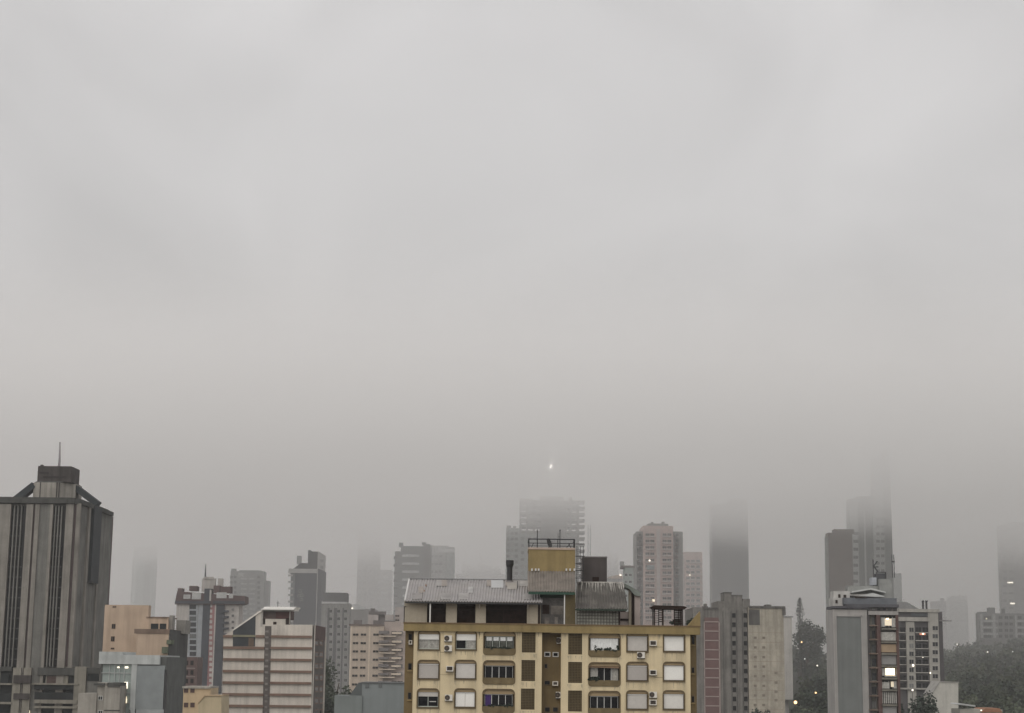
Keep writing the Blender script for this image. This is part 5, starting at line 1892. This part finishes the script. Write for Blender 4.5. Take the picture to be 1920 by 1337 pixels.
# middle column
FMc = front(391.2)
t.boxes('balcony_side', GPD, [(1628, 1153, 1631, 1345, .3, 1), (1630.5, 1158, 1633, 1345, .1, .5)])
mb = MB()
for y in rng(1172, 1330, 7):
    mb.px(F, 1629, y, 1646, y + 2.2, .6, 1)
parts('balcony', mb, M('balcony_brown', (.16, .115, .09), .9, .2), t.o)
t.wins([1639], rng(1163, 1321, 7), 1.1, 1.7, F=FMc, frame=GPD, glass=GLASS, sill=False)
t.boxes('brick_column', GPR, [(1645, 1153, 1652, 1345, .5, 2), (1681.5, 1153, 1686, 1345, .5, 2)], ground=True)
ROOMS = [(1157, 1176, 'lit_dim'), (1185, 1201, 'curtain'), (1208, 1223, 'tan'), (1229, 1246, 'grey'), (1252, 1269, 'lit'), (1277, 1291, 'lit_part'), (1298, 1319, 'rail'), (1325, 1343, 'grey')]
CW = M('room_curtain_pale', (.42, .41, .38), .9, .2, 2)
for y0, y1, st in ROOMS:
    w = t.box('balcony_window', GPD, 1652, y0 - 1.5, 1681.5, y1 + 1.5, -.6, .6)
    mb = MB()
    for i in range(5):
        x = 1652.5 + 29 * i / 4
        mb.px(F, x - .5, y0, x + .5, y1, -.4, .2)
    part('sash', mb, GP, w)
    if st == 'lit':
        t.boxes('lit_pane', ME('room_light', (1, .84, .56), .7), [(1661, y0 + 1, 1678, y1 - 3, -.5, .1)], parent=w)
        t.boxes('pane', CW, [(1654, y0 + 1, 1659, y1 - 2, -.5, .1), (1659, y1 - 3, 1680, y1, -.48, .1)], parent=w)
    elif st == 'lit_dim':
        t.boxes('pane', CW, [(1653, y0 + 1, 1659, y1 - 1, -.5, .1), (1672, y0 + 2, 1681, y1, -.5, .1)], parent=w)
        t.boxes('lit_pane', ME('room_light_dim', (1, .86, .64), .26), [(1659, y0 + 3, 1672, y1 - 3, -.5, .1)], parent=w)
        t.boxes('lamp', ME('room_light', (1, .8, .5), 2.4), [(1662, y0 + 2, 1666.5, y0 + 5, -.45, .1)], parent=w)
    elif st == 'lit_part':
        t.boxes('pane', CW, [(1653, y0 + 2, 1668, y1, -.5, .1), (1676, y0, 1681, y1, -.5, .1)], parent=w)
        t.boxes('lit_pane', ME('room_light_dim', (1, .86, .64), .26), [(1671, y0 + 1, 1676, y1 - 3, -.5, .1)], parent=w)
    elif st == 'tan':
        t.boxes('awning', M('room_awning_tan', (.34, .25, .165), .9, .1), [(1652, y0, 1681, y1, .1, .5)], parent=w)
    elif st == 'rail':
        mb = MB()
        for k in range(8):
            mb.px(F, 1654 + 3.6 * k, y0, 1656 + 3.6 * k, y1, -.1, .15)
        part('railing', mb, CW, w)
    else:
        t.boxes('pane', CW if st == 'curtain' else M('room_grey', (.27, .265, .26), .9, .1), [(1653, y0, 1680.5, y1, -.5, .1)], parent=w)
mb = MB()
for y0, y1, st in ROOMS:
    mb.px(F, 1652, y1 + 1.5, 1681.5, y1 + 5, .5, .7)
parts('balcony', mb, M('balcony_olive', (.16, .15, .125), .9, .25, .8), t.o)

# --- pale balconied block with roof gable
t = T('pale_balcony_block', 'pale balconied block with two dark chimneys and a few lit windows', 'building', 565, 1722)
PW = M('balcony_block_pale', (.40, .385, .35), .9, .1, .3, streak=.2)
PD = M('balcony_block_dark', (.085, .082, .085), .8, .15, .3)
F = t.F
t.box('wall', PD, 1684, 1150, 1764, 1345, 0, 15, ground=True)
t.boxes('wall_column', PW, [(1700, 1166, 1716, 1345, .7, .1), (1742, 1146, 1761, 1345, .7, 15)], ground=True)
t.boxes('roof_band', PW, [(1684, 1142, 1760, 1148, 1.0, 15.2), (1684, 1157.5, 1742, 1165, 1.1, 1)])
t.boxes('roof_window', M('roof_window_dark', (.07, .08, .085), .4), [(1708, 1149, 1742, 1156, .3, .2)])
t.poly('roof', M('balcony_block_roof', (.22, .22, .22), .8), [(1684, 1142), (1684, 1128), (1704, 1128), (1728, 1142)], -3, 12)
for x in (1731, 1737.5):
    mb = MB().px(front(570), x - 1.5, 1128, x + 1.5, 1144, 0, .6).px(front(570), x - 2, 1126, x + 2, 1128.5, .1, .7)
    part('chimney', mb, DARKM, t.o)
YB = rng(1181, 1286, 8)
mb = MB()
for y in YB:
    mb.px(F, 1716, y + 4.5, 1742, y + 6.2, 1.0, .1)
    mb.px(F, 1685, y + 4.5, 1700, y + 6.0, .9, .1)
parts('balcony', mb, PW, t.o)
t.wins([1708], YB, 1.6, 1.6, frame=PW, glass=GLASS, fr=.1, d=.72)
t.wins([1752.5], rng(1178, 1283, 8), 1.9, 1.5, frame=PW, glass=GLASS, fr=.1, d=.72)
t.wins([1693, 1722, 1735], YB, 2.0, 1.7, frame=PD, glass=GLASSD, fr=.06, sill=False)
t.boxes('lit_window', LAMPW, [(1728.5, 1186, 1732, 1189.6, .4, -.1), (1709.5, 1245.5, 1712.5, 1249.5, .95, -.8), (1729, 1231, 1731, 1233, .4, -.1), (1742, 1260.5, 1744, 1263, .95, -.75)])
t.boxes('lit_window', ME('red_glow', (.9, .35, .2), .5), [(1724, 1185.5, 1735, 1190.5, .3, -.1)])
t.boxes('rear_wing', M('rear_wing_mauve', (.115, .105, .11), .9, .1, .3), [(1761, 1146, 1777, 1345, -5, 16)], ground=True)
t.boxes('rear_wing_band', M('rear_wing_band', (.25, .24, .24)), [(1761, 1162, 1790, 1164.5, -4, 5)])
t.box('base_ledge', PW, 1688, 1290, 1772, 1293, 1.6, .5)

t = T('white_gabled_shed', 'small white shed with sloping parapet below the wooded hill', 'house', 500, 1775)
t.poly('wall', M('shed_white', (.50, .485, .44), .9, .08, .4, streak=.2), [(1746, 1345), (1746, 1302), (1762, 1279), (1797, 1280), (1797, 1345)], 0, 9)
t.poly('coping', M('shed_coping', (.33, .32, .3)), [(1745, 1302), (1761, 1277.5), (1797.5, 1278.5), (1797.5, 1280), (1762, 1279.3), (1746.5, 1303)], .2, 9)
t = T('tile_roof_house', 'low house with white ridge and orange tile roof at the foot of the woods', 'house', 420, 1840)
t.box('wall', M('tile_house_wall', (.35, .34, .3), .9), 1800, 1330, 1880, 1360, 0, 8, ground=True)
t.poly('roof', M('roof_tile_orange', (.30, .15, .09), .9, .2, 1.0), [(1838, 1336), (1846, 1328), (1873, 1328), (1879, 1336)], .5, 8.5)
t.poly('roof', M('roof_sheet_pale', (.45, .46, .45), .7), [(1797, 1321), (1800, 1318.5), (1828, 1322.5), (1828, 1325)], .6, 8)
t.box('porch_lamp', LAMPW, 1837.5, 1331, 1839.5, 1332.6, .8, -.5)

t = T('misty_pale_tower', 'faint pale round-topped tower beyond the wooded hillside', 'tower', 1250, 1795)
t.box('wall', M('misty_pale_tower_wall', (.26, .27, .265), .9, .08), 1783, 1120, 1818, 1345, 0, 7, ground=True)
t.box('roof_band', M('misty_pale_tower_wall', (.3, .3, .3)), 1785, 1116.5, 1815, 1121, -1, 6)
t.wins([1785, 1794, 1803, 1812], rng(1130, 1175, 5), 2.4, 1.6, frame=BTL, glass=GLASS, sill=False)
t = T('misty_step_block', 'faint mauve grey block attached before the pale round-topped tower', 'building', 1150, 1767)
t.box('wall', M('misty_step_wall', (.19, .175, .18), .9, .1), 1757, 1127, 1778, 1345, 0, 14, ground=True)
t.box('roof_box', M('misty_step_wall', (.2, .2, .2)), 1766, 1121, 1772, 1128, -2, 5)
t.wins([1763, 1771], rng(1136, 1180, 5), 2.2, 1.5, frame=BTL, glass=GLASSD, sill=False)
t = T('terraced_flats', 'grey terraced flats with pale balcony fronts on top of the wooded hill', 'building', 800, 1880)
TF = M('terraced_grey', (.165, .165, .165), .9, .12, .3)
TFL = M('terraced_pale', (.34, .345, .34), .9, .1)
t.box('wall', TF, 1838, 1150, 1930, 1345, 0, 5, ground=True)
t.boxes('roof_box', M('roof_house_grey', (.1, .1, .1)), [(1857, 1139, 1868, 1151, -2, 6), (1882, 1141, 1887, 1151, -2, 4), (1840, 1147, 1852, 1151, -1, 8)])
mb = MB()
for y in (1163, 1175, 1187):
    mb.px(t.F, 1838, y, 1870, y + 3.5, 1.0, .1)
    mb.px(t.F, 1902, y, 1930, y + 3.5, 1.0, .1)
parts('balcony', mb, TFL, t.o)
t.boxes('wall_column', TFL, [(1838, 1152, 1842, 1196, .8, .1), (1861, 1152, 1866, 1196, .8, .1), (1903, 1154, 1906, 1196, .8, .1)])
t.wins([1848, 1855, 1876, 1887, 1896, 1912], (1158, 1170, 1182, 1193), 1.8, 1.6, frame=TF, glass=GLASSD, sill=False)
t.box('lit_window', LIT, 1848.5, 1159, 1850.5, 1161, .2, -.05)
t = T('cloud_edge_tower', 'grey tower dissolving upward into cloud with two bright window strips', 'tower', 950, 1900)
t.box('wall', M('cloud_edge_grey', (.15, .15, .15), .9, .1), 1880, 985, 1904, 1345, 0, 5, ground=True)
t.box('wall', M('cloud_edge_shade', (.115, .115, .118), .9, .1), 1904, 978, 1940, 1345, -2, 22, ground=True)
t.wins([1884, 1896], rng(1030, 1140, 9), 2.6, 1.7, frame=BTL, glass=GLASSD, sill=False)
t.boxes('lit_window', LAMPW, [(1889, 1091.3, 1899, 1093.4, .4, -.2), (1894, 1130.5, 1902, 1132.8, .4, -.2)])

# ------------------------------------------------------------------ ground, hill, woods, street lamps
ASPH = M('ground_asphalt', (.15, .15, .145), .95, .25, .02)
o = part('ground', MB().add([(-3300, -250, 0), (3300, -250, 0), (3300, 4100, 0), (-3300, 4100, 0)], [(0, 1, 2, 3)]), ASPH)
o['kind'] = 'structure'


def sm(a, b, x):
    q = max(0, min(1, (x - a) / (b - a)))
    return q * q * (3 - 2 * q)


def hill_z(x, y):
    e = sm(.10, .175, x / max(y, 1)) * (1 - .35 * sm(.33, .6, x / max(y, 1)))
    dip = 1 - .22 * math.exp(-((x / max(y, 1) - .225) / .05) ** 2)
    return e * dip * (sm(400, 840, y) * 36 + 4 * sm(300, 450, y)) * (1 - sm(1100, 1600, y)) - .3


mb = MB()
gx, gy = 60, 60
X0, X1, Y0, Y1 = 20, 900, 280, 1700
vs = []
for j in range(gy + 1):
    for i in range(gx + 1):
        x, y = X0 + (X1 - X0) * i / gx, Y0 + (Y1 - Y0) * j / gy
        vs.append((x, y, hill_z(x, y)))
mb.add(vs, [(j * (gx + 1) + i, j * (gx + 1) + i + 1, (j + 1) * (gx + 1) + i + 1, (j + 1) * (gx + 1) + i) for j in range(gy) for i in range(gx)])
o = part('hill', mb, M('hill_earth', (.03, .036, .024), .95, .3, .05), smooth=True)
o['kind'] = 'structure'

LAMPS = [(1503, 1204, 640, 'o'), (1532.5, 1248, 600, 'w'), (1509, 1235.5, 620, 'g'), (1529.5, 1299, 540, 'o'), (1491.5, 1317, 520, 'o'),
         (1711, 1294, 480, 'w'), (1795, 1208.5, 690, 'w'), (1851.5, 1222.5, 640, 'w'), (1899, 1222, 700, 'g')]
LW = [(front(D).at(px, py), D) for px, py, D, _ in LAMPS]


def clear_of_lamps(x, y, top):
    for (u, z), D in LW:
        if y < D + 3:
            if abs(x - u * y / D) < 3.2 and top > EYE + (z - EYE) * y / D - 1.0:
                return False
    return True


# buildings standing in the hill: keep the trees out of them
KEEP = [(1457, 1500, 520, 640), (1545, 1700, 380, 430), (1680, 1800, 545, 600), (1735, 1805, 480, 520), (1540, 1690, 700, 830), (1795, 1890, 405, 440)]


def blocked(x, y):
    px = 960 + FPX * x / y * 1.0
    for a, b, y0, y1 in KEEP:
        if y0 < y < y1 and a < px < b:
            return True
        if y1 - 1 > y > y0 - 130 and a < px < b and b < 1700 and a > 1540:
            return True
    return False


rnd = random.Random(21)
wood = MB()
n = 0
for i in range(9000):
    y = rnd.uniform(430, 860)
    ang = rnd.uniform(.155, .345)
    x = ang * y
    if blocked(x, y):
        continue
    z = hill_z(x, y)
    h = rnd.uniform(7, 12)
    px = 960 + FPX * ang
    # the skyline dips between the two wooded spurs
    if 1480 < px < 1560 and y > 760:
        continue
    if 1690 < px < 1800 and y < 600 and z + h > EYE + 2:
        continue
    if not clear_of_lamps(x, y, z + h):
        continue
    if n > 760:
        break
    n += 1
    r = h * rnd.uniform(.36, .5)
    wood.tube((x, y, z - .5), (x, y, z + h * .5), .25, .12, 5, m=1)
    leaves(wood, (x, y, z + h * .6), (r, r, h * .42), 230 if px < 1960 else 90, .68, rnd, 9, m=rnd.choice((0, 0, 2, 2, 3)))
o = part('woods', wood, [FOLD, BARK, FOL, M('pale_foliage', (.085, .10, .065), .8, .35, .5, fine=2.0)])
tag(o, 'dark wooded hillside running down behind the blocks', 'woods', None, 'stuff')

# single trees one can tell apart
u, z1 = front(700).at(1499.5, 1121)
zb = hill_z(u, 700)
o = empty('araucaria', 'tall narrow conifer rising above the wooded skyline', 'tree', (u, 700, zb))
part('trunk', MB().tube((u, 700, zb), (u, 700, z1 - .5), .4, .08, 8), BARK, o)
mb = MB()
for i in range(1500):
    k = rnd.random()
    zz = z1 - k * (z1 - zb) * .62
    env = (1.1 + .25 * math.sin(k * 26)) * min(1, k * 5 + .12) * (1.15 if k < .7 else 1)
    a = rnd.random() * 6.283
    r = env * rnd.random() ** .5 * 1.25
    p = Vector((u + math.cos(a) * r, 700 + math.sin(a) * r, zz))
    s = .34
    d1 = Vector((math.cos(a), math.sin(a), .35)) * s
    d2 = Vector((-math.sin(a), math.cos(a), .3)) * s * .6
    mb.add([p - d1, p + d2, p + d1, p - d2], [(0, 1, 2, 3)])
part('crown', mb, FOLD, o)
for (px, py, D, h, rad, nm, lab, sd) in (
        (1512, 1164, 690, 13, 7.5, 'round_tree', 'round dark tree crown at the skyline beside the narrow conifer', 3),
        (1733, 1298, 430, 12, 5.2, 'round_tree', 'dense round tree in front of the pale balconied block and white shed', 4),
        (1768, 1318, 425, 9, 3.4, 'small_tree', 'small dark tree against the white shed wall', 5),
        (1413, 1327, 470, 8, 3.0, 'round_tree', 'round treetop just showing below the beige flank', 6),
        (1437, 1332, 472, 6, 2.6, 'small_tree', 'low bushy treetop beside the round one below the beige flank', 7),
        (620, 1236, 520, 19, 4.6, 'slender_tree', 'slender mixed green tree behind the striped block', 8),
        (636, 1262, 500, 16, 5.2, 'leafy_tree', 'broad leafy tree between striped block and blank grey shed', 9),
        (614, 1284, 470, 13, 3.6, 'leafy_tree', 'dark low tree tucked against the striped block flank', 10),
        (1690, 1322, 415, 7, 2.6, 'small_tree', 'small tree at the foot of the red brown balcony column', 11)):
    u, z1 = front(D).at(px, py)
    hb = max(0.0, hill_z(u, D)) if px > 1450 else 0.0
    hh = max(h, z1 - hb) if z1 - hb < 40 else h
    tree(nm, lab, (u, D, z1 - hh), hh, rad, 4200, .42, None, FOLD if sd not in (8, 9) else FOL, sd)

for i, ((px, py, D, k), lab) in enumerate(zip(LAMPS, ('orange street lamp highest on the wooded slope left of the grey panel block', 'white street lamp on the slope close to the grey panel block',
                                                      'dim unlit looking lamp among trees between an orange and a white one', 'small orange lamp half hidden low in the trees', 'large orange lamp at the foot of the white end wall',
                                                      'bright white street lamp above the round tree and base ledge', 'white lamp on the hillside under the pale misty tower', 'white lamp under the terraced flats', 'dim lamp in the trees near the picture edge'))):
    u, z = front(D).at(px, py)
    zb = max(0, hill_z(u, D))
    o = empty('street_lamp', lab, 'street lamp', (u, D, min(zb, z - 3)), 'street lamps on the hillside')
    part('pole', MB().tube((u, D + .3, min(zb, z - 3)), (u, D + .3, z), .09, .06, 6), DARKM, o)
    r = {'o': .26, 'w': .24, 'g': .2}[k]
    if px == 1491.5:
        r = .5
    mat = {'o': LAMPO, 'w': LAMPW, 'g': ME('lamp_dim', (.8, .82, .78), 1.2)}[k]
    part('lamp_head', sphere(MB(), (u, D, z), r), mat, o)
